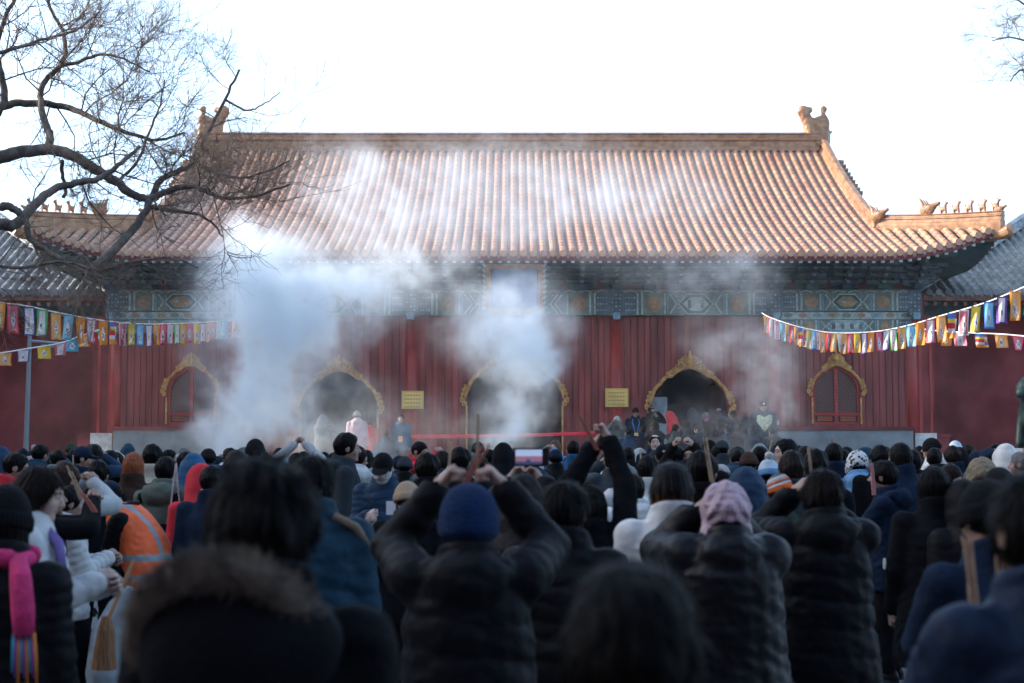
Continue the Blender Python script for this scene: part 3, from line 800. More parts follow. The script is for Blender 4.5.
def beast(P):
    d = s_ell(P, (0, 0, .16), (.06, .12, .09)); d = smin(d, s_cap(P, (0, -.06, .16), (0, -.09, .30), .05, .045), .03)
    d = smin(d, s_ell(P, (0, -.12, .34), (.045, .07, .05)), .03); d = smin(d, s_cap(P, (0, .1, .14), (0, .15, .28), .03, .02), .02)
    for sx in (-1, 1):
        d = smin(d, s_cap(P, (sx * .035, -.09, .16), (sx * .035, -.10, .0), .025, .025), .015); d = smin(d, s_cap(P, (sx * .035, .07, .12), (sx * .035, .07, .0), .035, .025), .015)
        d = smin(d, s_cap(P, (sx * .03, -.08, .38), (sx * .035, -.06, .43), .014, .01), .008)
    return smin(d, P[2] + 0 * P[0] + 0 * P[1] - .012 + 10 * np.maximum(0, np.abs(P[0]) - .07) + 10 * np.maximum(0, np.abs(P[1]) - .14), .01)
Vb, Qb = sdf_mesh(beast, (-.12, -.24, -.02), (.12, .24, .5), .014)
beast_me = mesh_from('ridge_beast', Vb, Qb, [RIDGE2])
def dragonhead(P):
    d = s_ell(P, (0, .02, .14), (.12, .26, .17)); d = smin(d, s_cap(P, (0, -.1, .2), (0, -.36, .30), .11, .06), .05)
    d = smin(d, s_cap(P, (0, .12, .2), (0, .26, .50), .09, .03), .04); d = smax(d, -s_cap(P, (0, -.2, .17), (0, -.5, .19), .03, .07), .02)
    for sx in (-1, 1): d = smin(d, s_cap(P, (sx * .08, .0, .28), (sx * .1, .14, .50), .035, .015), .02)
    return d + .008 * wob(P, 40)
Vd, Qd = sdf_mesh(dragonhead, (-.2, -.5, -.05), (.2, .45, .65), .022); dh_me = mesh_from('ridge_dragon_head', Vd, Qd, [RIDGE])
for s in (-1, 1):
    rot = Matrix.Rotation(s * PI / 4, 4, 'Z')
    def onhip(t, off=.30):
        q = SG * (1 - t); xx = XE - q; return Vector((s * xx, YE + q, hipz(t) + off - .01))
    put('ridge_dragon_head', dh_me, HALL, Matrix.Translation(onhip(.44)) @ rot @ Matrix.Scale(.85, 4))
    for k in range(5): put('ridge_beast', beast_me, HALL, Matrix.Translation(onhip(.56 + k * .098)) @ rot @ Matrix.Diagonal((.72, .72, .8, 1)))
    put('ridge_dragon_head', dh_me, HALL, Matrix.Translation(onhip(.975, .26)) @ rot @ Matrix.Scale(.5, 4))
    put('ridge_dragon_head', dh_me, HALL, Matrix.Translation((s * (XG + .05), YE + SG - .25, rp(SG) + .2)) @ rot @ Matrix.Scale(.8, 4))
# name board under the eave
xa, za = L(488, 312, -1.2); xb, zt_ = L(541, 264, -1.2)
m = MB(); M = Matrix.Translation((0, -1.15, 0)) @ Matrix.Rotation(R(9), 4, 'X')
zc = (za + zt_) / 2; hh = (zt_ - za) / 2; xm = (xa + xb) / 2; hw_ = (xb - xa) / 2
Mb = Matrix.Translation((xm, -1.15, zc)) @ Matrix.Rotation(R(10), 4, 'X')
m.box(-hw_ + .1, hw_ - .1, -.03, .03, -hh + .1, hh - .1, 0, Mb)
for s in (-1, 1):
    m.box(s * hw_ - .07, s * hw_ + .07, -.09, .05, -hh, hh, 1, Mb); m.box(-hw_ + .07, hw_ - .07, -.09, .05, s * (hh - .06) - .06, s * (hh - .06) + .06, 1, Mb)
    for k in range(9): m.tube([Mb @ Vector((s * (hw_ + .05), -.05, -hh + .08 + k * 2 * hh / 9)), Mb @ Vector((s * (hw_ + .13), -.05, -hh + .15 + k * 2 * hh / 9))], [.06, .03], 7, 2)
m.build('name_board', [mat('board_blue', (.05, .17, .42), .5, var=.2, vscale=4), RIDGE2, WHT], HALL)
# ---------------------------------------------------------------- side halls with grey roofs
def side_hall(s):
    px = 'right' if s > 0 else 'left'
    root = empty('side_hall', (s * 10.9, 38.3, 0), label='red side hall with grey tiled roof ' + ('behind the bronze lion' if s > 0 else 'behind the grey lamp post'), cat='hall')
    Wd, D = 22.0, 10.0; ze = at(512, 293, 38.3).z
    def p2(t): t = max(0, t); return ze + .50 * t + .25 * (t / 5) ** 2
    def sm(x): return min(5.0, max(0, x)) if s > 0 else min(5.0, max(0, -x))
    x0, x1 = (0, Wd) if s > 0 else (-Wd, 0)
    tile_rows('roof_tiles', x0, x1, .26, p2, sm, lambda x, t: 0, [GTILE, GTILE], root, None, ncov=4, caps=True)
    tile_rows('roof_tiles', -x1, -x0, .26, p2, lambda x: sm(-x), lambda x, t: 0, [GTILE, GTILE], root, Matrix.Translation((0, D, 0)) @ Matrix.Rotation(PI, 4, 'Z'), ncov=3, caps=False, detail=False)
    tile_rows('roof_tiles', -5, 5, .26, p2, lambda x: max(0, min(5.0, 5 - abs(x))), lambda x, t: 0, [GTILE, GTILE], root, Matrix.Translation((0, 5, 0)) @ Matrix.Rotation(-s * PI / 2, 4, 'Z'), ncov=3, caps=True, detail=False)
    m = MB(); m.sweep(ridge_prof(.3, .14), [Vector((s * t, t, p2(t) + .02)) for t in np.linspace(.0, 5, 8)]); m.sweep(ridge_prof(.55, .2), [Vector((s * 5, 5, p2(5))), Vector((s * Wd, 5, p2(5)))], side=(0, 1, 0)); m.build('roof_ridge', GRIDGE, root)
    m = MB(); a, c = sorted((s * .15, s * Wd)); m.box(a, c, .04, .08, ze - .20, ze - .03, 1)
    m.box(a, c, .9, 1.05, ze - .55, ze - .12, 0); m.box(a, c, .08, 1.3, ze - .06, ze - .04, 1)
    m.build('eave_board', [DGRN, mat('weathered_brown_wood', (.20, .10, .07), .8, var=.3, vscale=4)], root)
    m = MB(); k = 0; x = .3
    while x < Wd:
        m.add([Vector((s * x + dx, y, z + dz)) for y, z in ((.05, ze - .25), (1.3, ze + .10)) for dx, dz in ((-.05, -.09), (.05, -.09), (.05, 0), (-.05, 0))], [(0, 3, 2, 1), (0, 1, 5, 4), (1, 2, 6, 5), (3, 0, 4, 7), (2, 3, 7, 6)], 0)
        x += .27
    m.build('rafters', mat('rafter_brown', (.22, .10, .07), .75, var=.3, vscale=6), root)
    m = MB(); a, c = sorted((s * .6, s * Wd)); m.box(a, c, 1.25, 1.6, 0, ze - .1); a, c = sorted((s * .6, s * .9)); m.box(a, c, 1.6, 8.6, 0, ze - .1); m.build('red_wall', REDW, root)
    return root
side_hall(1); side_hall(-1)
# ---------------------------------------------------------------- unseen block added left of the court to shade crowd and smoke
GH = empty('sun_blocker_hall', (-23, 0, 0), label='tall red block with grey roof, added unseen to keep sun off the crowd', cat='hall')
m = MB(); m.box(-9, 0, -28, 33, 0, 11.5); m.build('red_wall', REDW, GH)
m = MB(); m.add([(1.2, -29, 11.0), (1.2, 34, 11.0), (-4.5, 31, 14.2), (-4.5, -26, 14.2), (-10.2, -29, 11.0), (-10.2, 34, 11.0)], [(0, 1, 2, 3), (3, 2, 5, 4), (0, 3, 4), (1, 5, 2), (0, 4, 5, 1)]); m.build('roof', GRIDGE, GH)
BH = empty('sky_blocker_hall', (0, -11, 0), label='tall red block with grey roof, added unseen behind the camera to block sky light', cat='hall')  # unseen block added behind the camera to cut sky light on the crowd
m = MB(); m.box(-30, 30, -9, 0, 0, 13.0); m.build('red_wall', REDW, BH)
m = MB(); m.add([(-32, 1.8, 12.6), (32, 1.8, 12.6), (28, -4.5, 17.5), (-28, -4.5, 17.5), (-32, -11, 12.6), (32, -11, 12.6)], [(0, 1, 2, 3), (3, 2, 5, 4), (0, 3, 4), (1, 5, 2), (0, 4, 5, 1)]); m.build('roof', GRIDGE, BH)
# ---------------------------------------------------------------- bare trees
BARK = mat('tree_bark', (.085, .07, .06), .9, var=.35, vscale=6, bump=.6, bscale=30, col2=(.15, .12, .10))
TWIG = mat('twig_bark', (.19, .14, .105), .9, var=.3, vscale=3)
def catmull(P, n=5):
    P = [P[0] + (P[0] - P[1])] + list(P) + [P[-1] + (P[-1] - P[-2])]; out = []
    for i in range(1, len(P) - 2):
        a, b, c, d = P[i - 1:i + 3]
        for k in range(n):
            t = k / n; out.append(.5 * ((2 * b) + (c - a) * t + (2 * a - 5 * b + 4 * c - d) * t * t + (-a + 3 * b - 3 * c + d) * t ** 3))
    out.append(P[-2]); return out
def rdir(d, ang, rnd):
    ax = d.orthogonal().normalized(); ax.rotate(Matrix.Rotation(rnd.uniform(0, 2 * PI), 3, d))
    v = d.copy(); v.rotate(Matrix.Rotation(ang, 3, ax)); return v
def twig(mb, p, d, ln, r, lvl, rnd, bias):
    n = 5 if lvl < 2 else 4; pts = [p.copy()]; q = p.copy(); dd = d.copy()
    for k in range(n):
        dd = (dd + Vector((rnd.gauss(0, .22), rnd.gauss(0, .22), rnd.gauss(0, .22))) + bias * .10).normalized()
        q = q + dd * (ln / n); pts.append(q.copy())
    mb.tube(pts, [r * (1 - .75 * k / n) for k in range(n + 1)], 5 if lvl == 0 else (4 if lvl == 1 else 3), 0 if r > .011 else 1, cap=False)
    if lvl >= 3: return
    nc = {0: 9, 1: 7, 2: 5}[lvl]
    for k in range(nc):
        t = rnd.uniform(.15, 1) * n; i = min(n - 1, int(t)); b = pts[i].lerp(pts[i + 1], t - i)
        dl = (pts[i + 1] - pts[i]).normalized()
        twig(mb, b, rdir(dl, R(rnd.uniform(25, 65)), rnd), ln * rnd.uniform(.4, .7), r * rnd.uniform(.45, .65), lvl + 1, rnd, bias)
def limb(mb, px, r0, r1, rnd, dens=1.6, start=0, bias=Vector((.3, 0, 1)), ln=1.5):
    P = catmull([at(*p) for p in px]); n = len(P)
    P = [p + Vector((rnd.gauss(0, .008), rnd.gauss(0, .01), rnd.gauss(0, .008))) for p in P]
    rad = [r0 + (r1 - r0) * k / (n - 1) for k in range(n)]
    rad = [r * .9 * rnd.uniform(.96, 1.04) for r in rad]
    mb.tube(P, rad, 9, 0)
    L_ = sum((P[i + 1] - P[i]).length for i in range(n - 1)); m = int(L_ * dens)
    for k in range(m):
        t = (start + (1 - start) * rnd.random()) * (n - 1.001); i = int(t); b = P[i].lerp(P[i + 1], t - i); d = (P[i + 1] - P[i]).normalized()
        twig(mb, b, rdir(d, R(rnd.uniform(35, 80)), rnd), ln * rnd.uniform(.5, 1.2), min(.015, rad[i] * .45), 1 if rnd.random() < .65 else 0, rnd, bias)
rnd = random.Random(5)
TREE = empty('bare_tree', (-11.5, 22, 0), label='large leafless winter tree reaching its dark limbs over the hall roof', cat='tree')
m = MB(); Y = 22.5
m.tube(catmull([Vector(p) for p in ((-11.4, 22.2, -.1), (-11.3, 22.2, 1.2), (-11.0, 22.3, 2.6), (-11.1, 22.4, 4.2), (-10.9, 22.5, 6.2), (-10.8, 22.6, 8.2))]), [.42 - .012 * k for k in range(26)], 14, 0)
m.build('trunk', [BARK, TWIG], TREE, smooth=True).matrix_parent_inverse = Matrix.Translation((11.5, -22, 0))
m = MB(); PXM = .0158          # metres per pixel at that depth
limbs = [
 ([(-180, 250, Y), (-90, 190, Y), (-10, 160, Y), (22, 152, Y), (48, 150, Y), (75, 157, 22.3), (95, 169, 22.2), (115, 181, 22), (132, 194, 22), (150, 198, 22), (165, 192, 22), (185, 186, 21.8), (205, 191, 21.6), (225, 198, 21.5), (255, 196, 21.3), (290, 184, 21)], .135, .018, 1.5, .25),
 ([(-60, 215, 21), (0, 224, 21), (12, 226, 21), (24, 217, 21), (40, 199, 21.2), (55, 189, 21.4), (75, 183, 21.5), (95, 180, 21.6), (110, 172, 21.7), (125, 160, 21.8), (140, 146, 22)], .105, .03, 1.4, .2),
 ([(0, 207, 21), (10, 207, 21), (20, 214, 21), (26, 222, 21), (30, 238, 21), (45, 250, 21), (60, 258, 20.8), (85, 272, 20.5), (110, 280, 20.3)], .075, .02, 2.6, .4),
 ([(-80, 130, 23.5), (-2, 108, 23.5), (20, 103, 23.5), (48, 104, 23.5), (75, 110, 23.4), (95, 119, 23.2), (115, 128, 23), (138, 136, 23), (160, 140, 23), (185, 132, 23)], .085, .018, 2.0, .2),
 ([(48, 150, Y), (50, 136, 22.8), (44, 120, 23), (41, 100, 23.2), (43, 84, 23.4), (58, 68, 23.6), (66, 52, 23.8), (62, 30, 24), (50, 8, 24), (45, -20, 24)], .075, .025, 1.8, .35),
 ([(60, 66, 23.6), (78, 62, 23.6), (100, 54, 23.5), (125, 60, 23.3), (150, 72, 23)], .04, .014, 2.4, .2),
 ([(-60, 160, 23), (-8, 118, 23), (4, 98, 23), (2, 78, 23), (-4, 50, 23), (4, 20, 23), (20, -10, 23)], .09, .03, 1.8, .3),
 ([(85, 275, 21), (103, 260, 21.2), (124, 240, 21.5), (140, 220, 21.8), (150, 200, 22), (160, 181, 22.2), (178, 171, 22.3), (195, 163, 22.5), (203, 142, 22.7), (214, 122, 22.9), (226, 98, 23), (240, 70, 23)], .085, .02, 2.0, .45),
 ([(195, 163, 22.5), (215, 172, 22.3), (240, 178, 22.2), (265, 172, 22), (290, 160, 22)], .035, .012, 2.6, .1),
 ([(150, 206, 22), (168, 210, 21.8), (190, 212, 21.7), (212, 222, 21.5), (222, 236, 21.4)], .045, .012, 2.0, .3),
 ([(120, 180, 22.1), (138, 160, 22.3), (150, 130, 22.5), (160, 105, 22.6), (165, 80, 22.8)], .03, .012, 2.4, .2),
 ([(62, 160, Y), (63, 178, Y), (66, 192, Y), (63, 197, Y)], .035, .03, .5, .5),
 ([(-30, 60, 22), (10, 50, 22), (40, 40, 22.3), (75, 30, 22.5), (100, 12, 22.8)], .04, .015, 2.2, .1),
 ([(-30, 262, 20.5), (20, 268, 20.3), (60, 262, 20.2), (95, 270, 20), (130, 262, 20), (170, 258, 20), (200, 268, 20)], .03, .01, 3.6, .0),
 ([(60, 250, 20.6), (85, 258, 20.5), (100, 285, 20.3), (105, 305, 20.2), (110, 330, 20)], .022, .007, 2.4, .0),
 ([(225, 100, 23), (245, 110, 23), (262, 105, 22.8), (280, 92, 22.6)], .022, .008, 2.8, .0),
]
for px, r0, r1, de, st in limbs:
    low = px[0][1] > 240 or px[-1][1] > 240
    limb(m, px, r0, r1, rnd, de * (1.1 if low else 1.6), st, Vector((.35, 0, 1)) if not low else Vector((.5, 0, .2)), 1.0 if low else 1.45)
o = m.build('crown', [BARK, TWIG], TREE, smooth=True); o.matrix_parent_inverse = Matrix.Translation((11.5, -22, 0))
rnd = random.Random(9)
TREE2 = empty('bare_tree', (9.6, 20, 0), label='leafless tree with only a few fine twigs above the grey roof', cat='tree')
m = MB(); m.tube(catmull([Vector(p) for p in ((9.7, 20, -.1), (9.6, 20, 2.5), (9.5, 20.1, 5), (9.3, 20, 7.5))]), [.3 - .012 * k for k in range(16)], 12, 0)
m.build('trunk', [BARK, TWIG], TREE2, smooth=True).matrix_parent_inverse = Matrix.Translation((-9.6, -20, 0))
m = MB()
for px in ([(1180, 120, 20), (1100, 70, 20), (1050, 50, 20), (1015, 38, 20), (992, 40, 20)], [(1100, 70, 20), (1060, 20, 20), (1025, 5, 20), (1000, -10, 20)], [(1100, 70, 20), (1050, 75, 20), (1022, 70, 20), (1010, 80, 20)]):
    limb(m, px, .03, .008, rnd, 5.5, .2, Vector((-.3, 0, .2)), .8)
o = m.build('crown', [BARK, TWIG], TREE2, smooth=True); o.matrix_parent_inverse = Matrix.Translation((-9.6, -20, 0))
# ---------------------------------------------------------------- prayer flags
FC = {'o': (.78, .27, .04), 'y': (.80, .50, .05), 'O': (.80, .42, .15), 'r': (.62, .03, .05), 'n': (.06, .07, .24), 'g': (.12, .42, .12), 't': (.10, .38, .48), 'w': (.70, .62, .62),
      'b': (.05, .20, .50), 'p': (.14, .06, .30), 'k': (.65, .16, .20), 'l': (.30, .32, .16), 'm': (.35, .05, .10), 'c': (.25, .50, .65)}
def fmat(c):
    return mat('flag_cloth_' + c, FC[c], .75, var=.08, vscale=8)
FIG = mat('flag_figure_print', (.70, .66, .62), .8, var=.3, vscale=20); FIG2 = mat('flag_figure_dark', (.22, .16, .22), .8, var=.4, vscale=20)
def flag(parent, px, py0, py1, wpx, Yd, c, kind=0, lean=0.0):
    a = at(px, py0, Yd); b = at(px, py1, Yd); h = a.z - b.z; wd = wpx / F * Yd
    if kind == 's': mats = [fmat(q) for q in ('b', 'y', 'r', 'w', 'o')]
    else:
        inner = {'o': 'O', 'y': 'o', 'r': 'k', 'n': 'w', 'g': 'w', 't': 'c', 'w': 'k', 'b': 'c', 'p': 'w', 'k': 'w', 'l': 'y', 'm': 'r', 'c': 'w'}[c]
        mats = [fmat(c), fmat(inner), FIG, FIG2]
    nx, ny = 10, 18; mb = MB(); ph = random.uniform(0, 6); am = random.uniform(.012, .045); tw = random.uniform(-.8, .8)
    vs = []
    for j in range(ny + 1):
        for i in range(nx + 1):
            u = i / nx - .5; v = j / ny
            sh = 1 - .06 * math.sin(v * 3)
            vs.append(((u * sh) * wd * math.cos(tw * v) + lean * v * h, am * math.sin(u * 7 + ph + v * 3) * (.3 + v) + u * wd * math.sin(tw * v), -v * h))
    rr = random.Random(int(px * 7)); cx_ = rr.uniform(-.03, .03)
    for j in range(ny):
        for i in range(nx):
            u = (i + .5) / nx - .5; v = (j + .5) / ny
            if kind == 's': mi = int(v * 5) if u < .3 else (0, 1, 2, 3, 4)[(j * 5 // ny + 2) % 5]
            else:
                mi = 0
                if kind == 0 and abs(u) < .38 and .07 < v < .93: mi = 1 if (int(px) % 3 or abs(u) < .3) else 0
                e = ((u - cx_) / .2) ** 2 + ((v - .62) / .2) ** 2; e2 = ((u - cx_) / .11) ** 2 + ((v - .36) / .11) ** 2
                if e < 1 or e2 < 1: mi = 2
                if ((u - cx_) / .1) ** 2 + ((v - .6) / .1) ** 2 < 1: mi = 3 if rr.random() < .7 else 2
                if kind == 0 and .82 < v < .9 and abs(u) < .3: mi = 2 if (i % 2) else 1
            mb.add([], []); mb.f.append((j * (nx + 1) + i, j * (nx + 1) + i + 1, (j + 1) * (nx + 1) + i + 1, (j + 1) * (nx + 1) + i)); mb.m.append(mi)
    mb.v = vs
    o = mb.build('flag', mats, parent, smooth=True); o.location = a - parent.location
    return o
def flag_string(label, cord_px, flags, fw):
    P = [at(*p) for p in cord_px]; root = empty('prayer_flag_string', P[0], label=label, cat='prayer flags', group='strings of prayer flags across the court')
    cp = catmull(P); mb = MB(); mb.tube([p - P[0] for p in cp], .011, 6); mb.build('cord', mat('white_cord', (.72, .72, .70), .7), root)
    for fl in flags:
        px, c = fl[0], fl[1]
        # find cord point
        best = None
        for i in range(len(cord_px) - 1):
            (x0, y0, d0), (x1, y1, d1) = cord_px[i], cord_px[i + 1]
            if x0 <= px <= x1 or (i == len(cord_px) - 2) or (i == 0 and px < x0):
                t = (px - x0) / (x1 - x0); best = (y0 + (y1 - y0) * t, d0 + (d1 - d0) * t); break
        wx, hx = fw(px, best[1])
        kind = fl[2] if len(fl) > 2 else 0
        flag(root, px, best[0] + .5, best[0] + hx * random.uniform(.93, 1.05), wx, best[1], c, kind, random.uniform(-.05, .05) + (0 if len(fl) < 4 else fl[3]))
    return root
cl = [(-40, 292, 21), (0, 302, 22), (30, 306.5, 23), (60, 313, 24.5), (100, 320, 26), (145, 324, 28), (200, 322.5, 30.5), (262, 317, 33)]
fl1 = [(-14, 'o'), (0, 'o'), (13, 'r'), (29, 'n'), (42.5, 'g'), (56, 'o'), (68.5, 't'), (80.5, 'o', 1), (91.5, 'k'), (103, 'o', 1), (112.5, 'r', 's'), (122.5, 'w'), (131.5, 'l'), (140.5, 'b'), (149, 'n'), (156.5, 'o'), (163.5, 'r'),
       (170.5, 'k'), (177, 'g'), (183.5, 'o'), (190, 'r'), (197, 'y', 1), (203, 'n'), (208.5, 'o'), (213.5, 'r'), (219, 'g'), (224.5, 't'), (230, 'w'), (235, 'o'), (240, 'k'), (245, 'w'), (250, 'c'), (255, 'o'), (260, 'w')]
flag_string('long slack string of tall coloured prayer flags passing under the bare tree', cl, fl1, lambda px, Y: (.175 * F / Y * (1 if px < 110 else .8), .47 * F / Y * (1.0 if px < 110 else .93)))
fl2 = [(-8, 'k'), (5, 'o'), (23.5, 'n'), (44, 'y', 1), (60.5, 'k'), (73, 't', 1), (84, 'o'), (92, 'r', 1), (101, 'g', 1)]
flag_string('lower string of small square flags in front of the grey lamp post', [(-30, 357, 24), (0, 353, 24), (25, 349, 24.5), (60, 343, 25.5), (80, 336, 26), (104, 328, 27)], fl2, lambda px, Y: (.23 * F / Y, .235 * F / Y))
cr_ = [(762, 313, 33.5), (769, 317, 33), (783, 322, 32), (800, 327, 31.5), (825, 332, 31), (850, 333, 30), (880, 331, 29), (910, 325, 27.5), (940, 316, 26), (965, 309, 25), (990, 301, 24), (1024, 287, 22.5), (1060, 270, 21)]
fl3 = [(766, 'o'), (771, 'k'), (777, 'w'), (783, 't'), (788, 'o'), (792.5, 'm'), (797, 'o'), (801, 'r', 's'), (805.5, 'w'), (809.5, 'l'), (814, 'b'), (818.5, 'p'), (823, 'o'), (828.5, 'r'), (834, 'o'), (839.5, 'g'), (844, 'o'), (850, 'r'), (857, 'y', 1), (864, 'p'),
       (871, 'o', 1), (878.5, 'r'), (886.5, 'n'), (893, 'g'), (901.5, 'o'), (910.5, 't'), (920, 'o', 1), (930, 'k'), (941, 'o'), (952, 'r', 's'), (964, 'w'), (976, 'l'), (989, 'b'), (1002, 'p'), (1015, 'o'), (1030, 'y')]
flag_string('long slack string of tall coloured prayer flags above the right lattice window', cr_, fl3, lambda px, Y: (.175 * F / Y * (1 if px > 895 else .78), .47 * F / Y * (1.0 if px > 925 else .92)))
fl4 = [(925.5, 'n', 's'), (946, 'o', 1), (960, 'k'), (981, 'r', 's'), (1001, 'o'), (1018, 'r'), (1036, 'g')]
flag_string('lower string of small square flags before the plain red wall', [(915, 328, 28), (940, 331, 27.5), (975, 333, 26.5), (1000, 334, 26), (1024, 336, 25), (1050, 338, 24)], fl4, lambda px, Y: (.23 * F / Y, .27 * F / Y))
# ---------------------------------------------------------------- lamp post, red barrier tape, lion, incense burners
GPOLE = mat('grey_painted_steel', (.22, .25, .26), .5, .2)
p0 = at(25, 470, 30); lp = empty('lamp_post', (p0.x, 30, 0), label='thin grey steel lamp post standing before the left red wall', cat='lamp post')
tp = at(30, 333, 30); m = MB(); m.tube([(0, 0, 0), (0, 0, .5), (tp.x - p0.x, 0, tp.z)], [.075, .06, .042], 10); m.build('pole', GPOLE, lp)
m = MB(); q = at(66, 344, 30); q2 = at(31, 341, 30); m.tube([(q2.x - p0.x, 0, q2.z), (q.x - p0.x, 0, q.z)], .03, 8); m.build('arm', GPOLE, lp)
m = MB(); m.box(q.x - p0.x - .5, q.x - p0.x + .05, -.09, .09, q.z - .07, q.z - .01); m.build('lamp_head', GPOLE, lp)
m = MB(); m.cyl(0, 0, 0, .25, .14, .10, 12); m.build('base', GPOLE, lp)
m = MB(); ta, tb = at(404, 436.5, FY - 1.0), at(606, 432.5, FY - 1.0); n = 24
m.tube([ta.lerp(tb, k / n) + Vector((0, 0, -.03 * math.sin(PI * k / n))) for k in range(n + 1)], .045, 6)
tag(m.build('barrier_tape', mat('red_tape', (.72, .03, .06), .5)), 'red barrier tape stretched before the middle doorway at chest height', 'barrier tape')
for px, w_ in ((404, 'first'), (606, 'second')):
    p = at(px, 436, FY - 1.0); q = empty('barrier_post', (p.x, FY - 1.0, ZP), label='thin post holding the ' + ('smoky end of the red tape beside the left plaque' if px < 500 else 'red tape end below the other brass plaque'), cat='post')
    m = MB(); m.cyl(0, 0, .02, 1.12, .025, n=10); m.build('pole', GPOLE, q); m = MB(); m.cyl(0, 0, 0, .03, .17, .15, 16); m.build('base', GPOLE, q)
def lion(P):
    d = s_ell(P, (0, .15, .55), (.30, .45, .40)); d = smin(d, s_cap(P, (0, -.1, .7), (0, -.22, 1.1), .28, .22), .12); d = smin(d, s_ell(P, (0, -.3, 1.25), (.24, .26, .26)), .08)
    d = smin(d, s_ell(P, (0, -.5, 1.17), (.14, .12, .12)), .05)
    for s in (-1, 1):
        d = smin(d, s_cap(P, (s * .18, -.25, .75), (s * .2, -.34, .08), .11, .10), .06); d = smin(d, s_ell(P, (s * .26, .2, .28), (.16, .3, .28)), .08); d = smin(d, s_ell(P, (s * .28, -.05, .08), (.12, .2, .09)), .05)
        d = smin(d, s_ell(P, (s * .17, -.2, 1.47), (.06, .05, .08)), .03)
    d = smin(d, s_ell(P, (0, -.12, 1.2), (.32, .2, .34)) + .03 * np.sin(P[2] * 38) * np.sin(P[0] * 34), .05)
    return smin(d, s_cap(P, (0, .55, .3), (0, .62, .95), .09, .13), .06)
V, Q = sdf_mesh(lion, (-.6, -.8, -.05), (.6, .9, 1.7), .035)
lp_ = at(1038, 440, 31); lo = put('lion_statue', mesh_from('lion_statue', V, Q, [mat('lion_bronze', (.022, .042, .038), .5, .4, var=.5, vscale=6)]))
lo.location = (lp_.x, 31, 1.62); lo.rotation_euler = (0, 0, R(-60)); tag(lo, 'dark green bronze lion seated on a grey stone pedestal', 'statue')
pe = empty('lion_pedestal', (lp_.x, 31, 0), label='grey carved stone pedestal under the bronze lion', cat='pedestal')
m = MB(); m.box(-.6, .6, -.75, .75, 1.45, 1.6); m.build('cap', GRY, pe); m = MB(); m.box(-.52, .52, -.66, .66, .3, 1.448); m.build('shaft', GRY, pe); m = MB(); m.box(-.62, .62, -.78, .78, 0, .298); m.build('base', MRB, pe)
def burner(px, Y, label):
    p = at(px, 440, Y); r = empty('incense_burner', (p.x, Y, 0), label=label, cat='incense burner'); B = mat('dark_bronze', (.06, .10, .085), .45, .5)
    m = MB(); m.box(-.85, .85, -.4, .4, .62, 1.15); m.build('basin', B, r)
    for s in (-1, 1):
        for t in (-1, 1): m = MB(); m.tube([(s * .72, t * .3, 0), (s * .8, t * .34, .3), (s * .7, t * .28, .63)], [.08, .06, .10], 10); m.build('leg', B, r)
        m = MB(); m.tube([(s * .85, 0, .95), (s * 1.0, 0, 1.1), (s * 1.0, 0, 1.3), (s * .88, 0, 1.36)], .045, 8); m.build('handle', B, r)
    m = MB(); m.box(-.8, .8, -.35, .35, 1.152, 1.2); m.build('ash_bed', mat('ash', (.35, .33, .31), .95), r)
    return r
burner(203, 30, 'bronze incense burner hidden in the crowd under the thick white smoke'); burner(515, 31, 'bronze incense burner before the middle doorway under its smoke column')
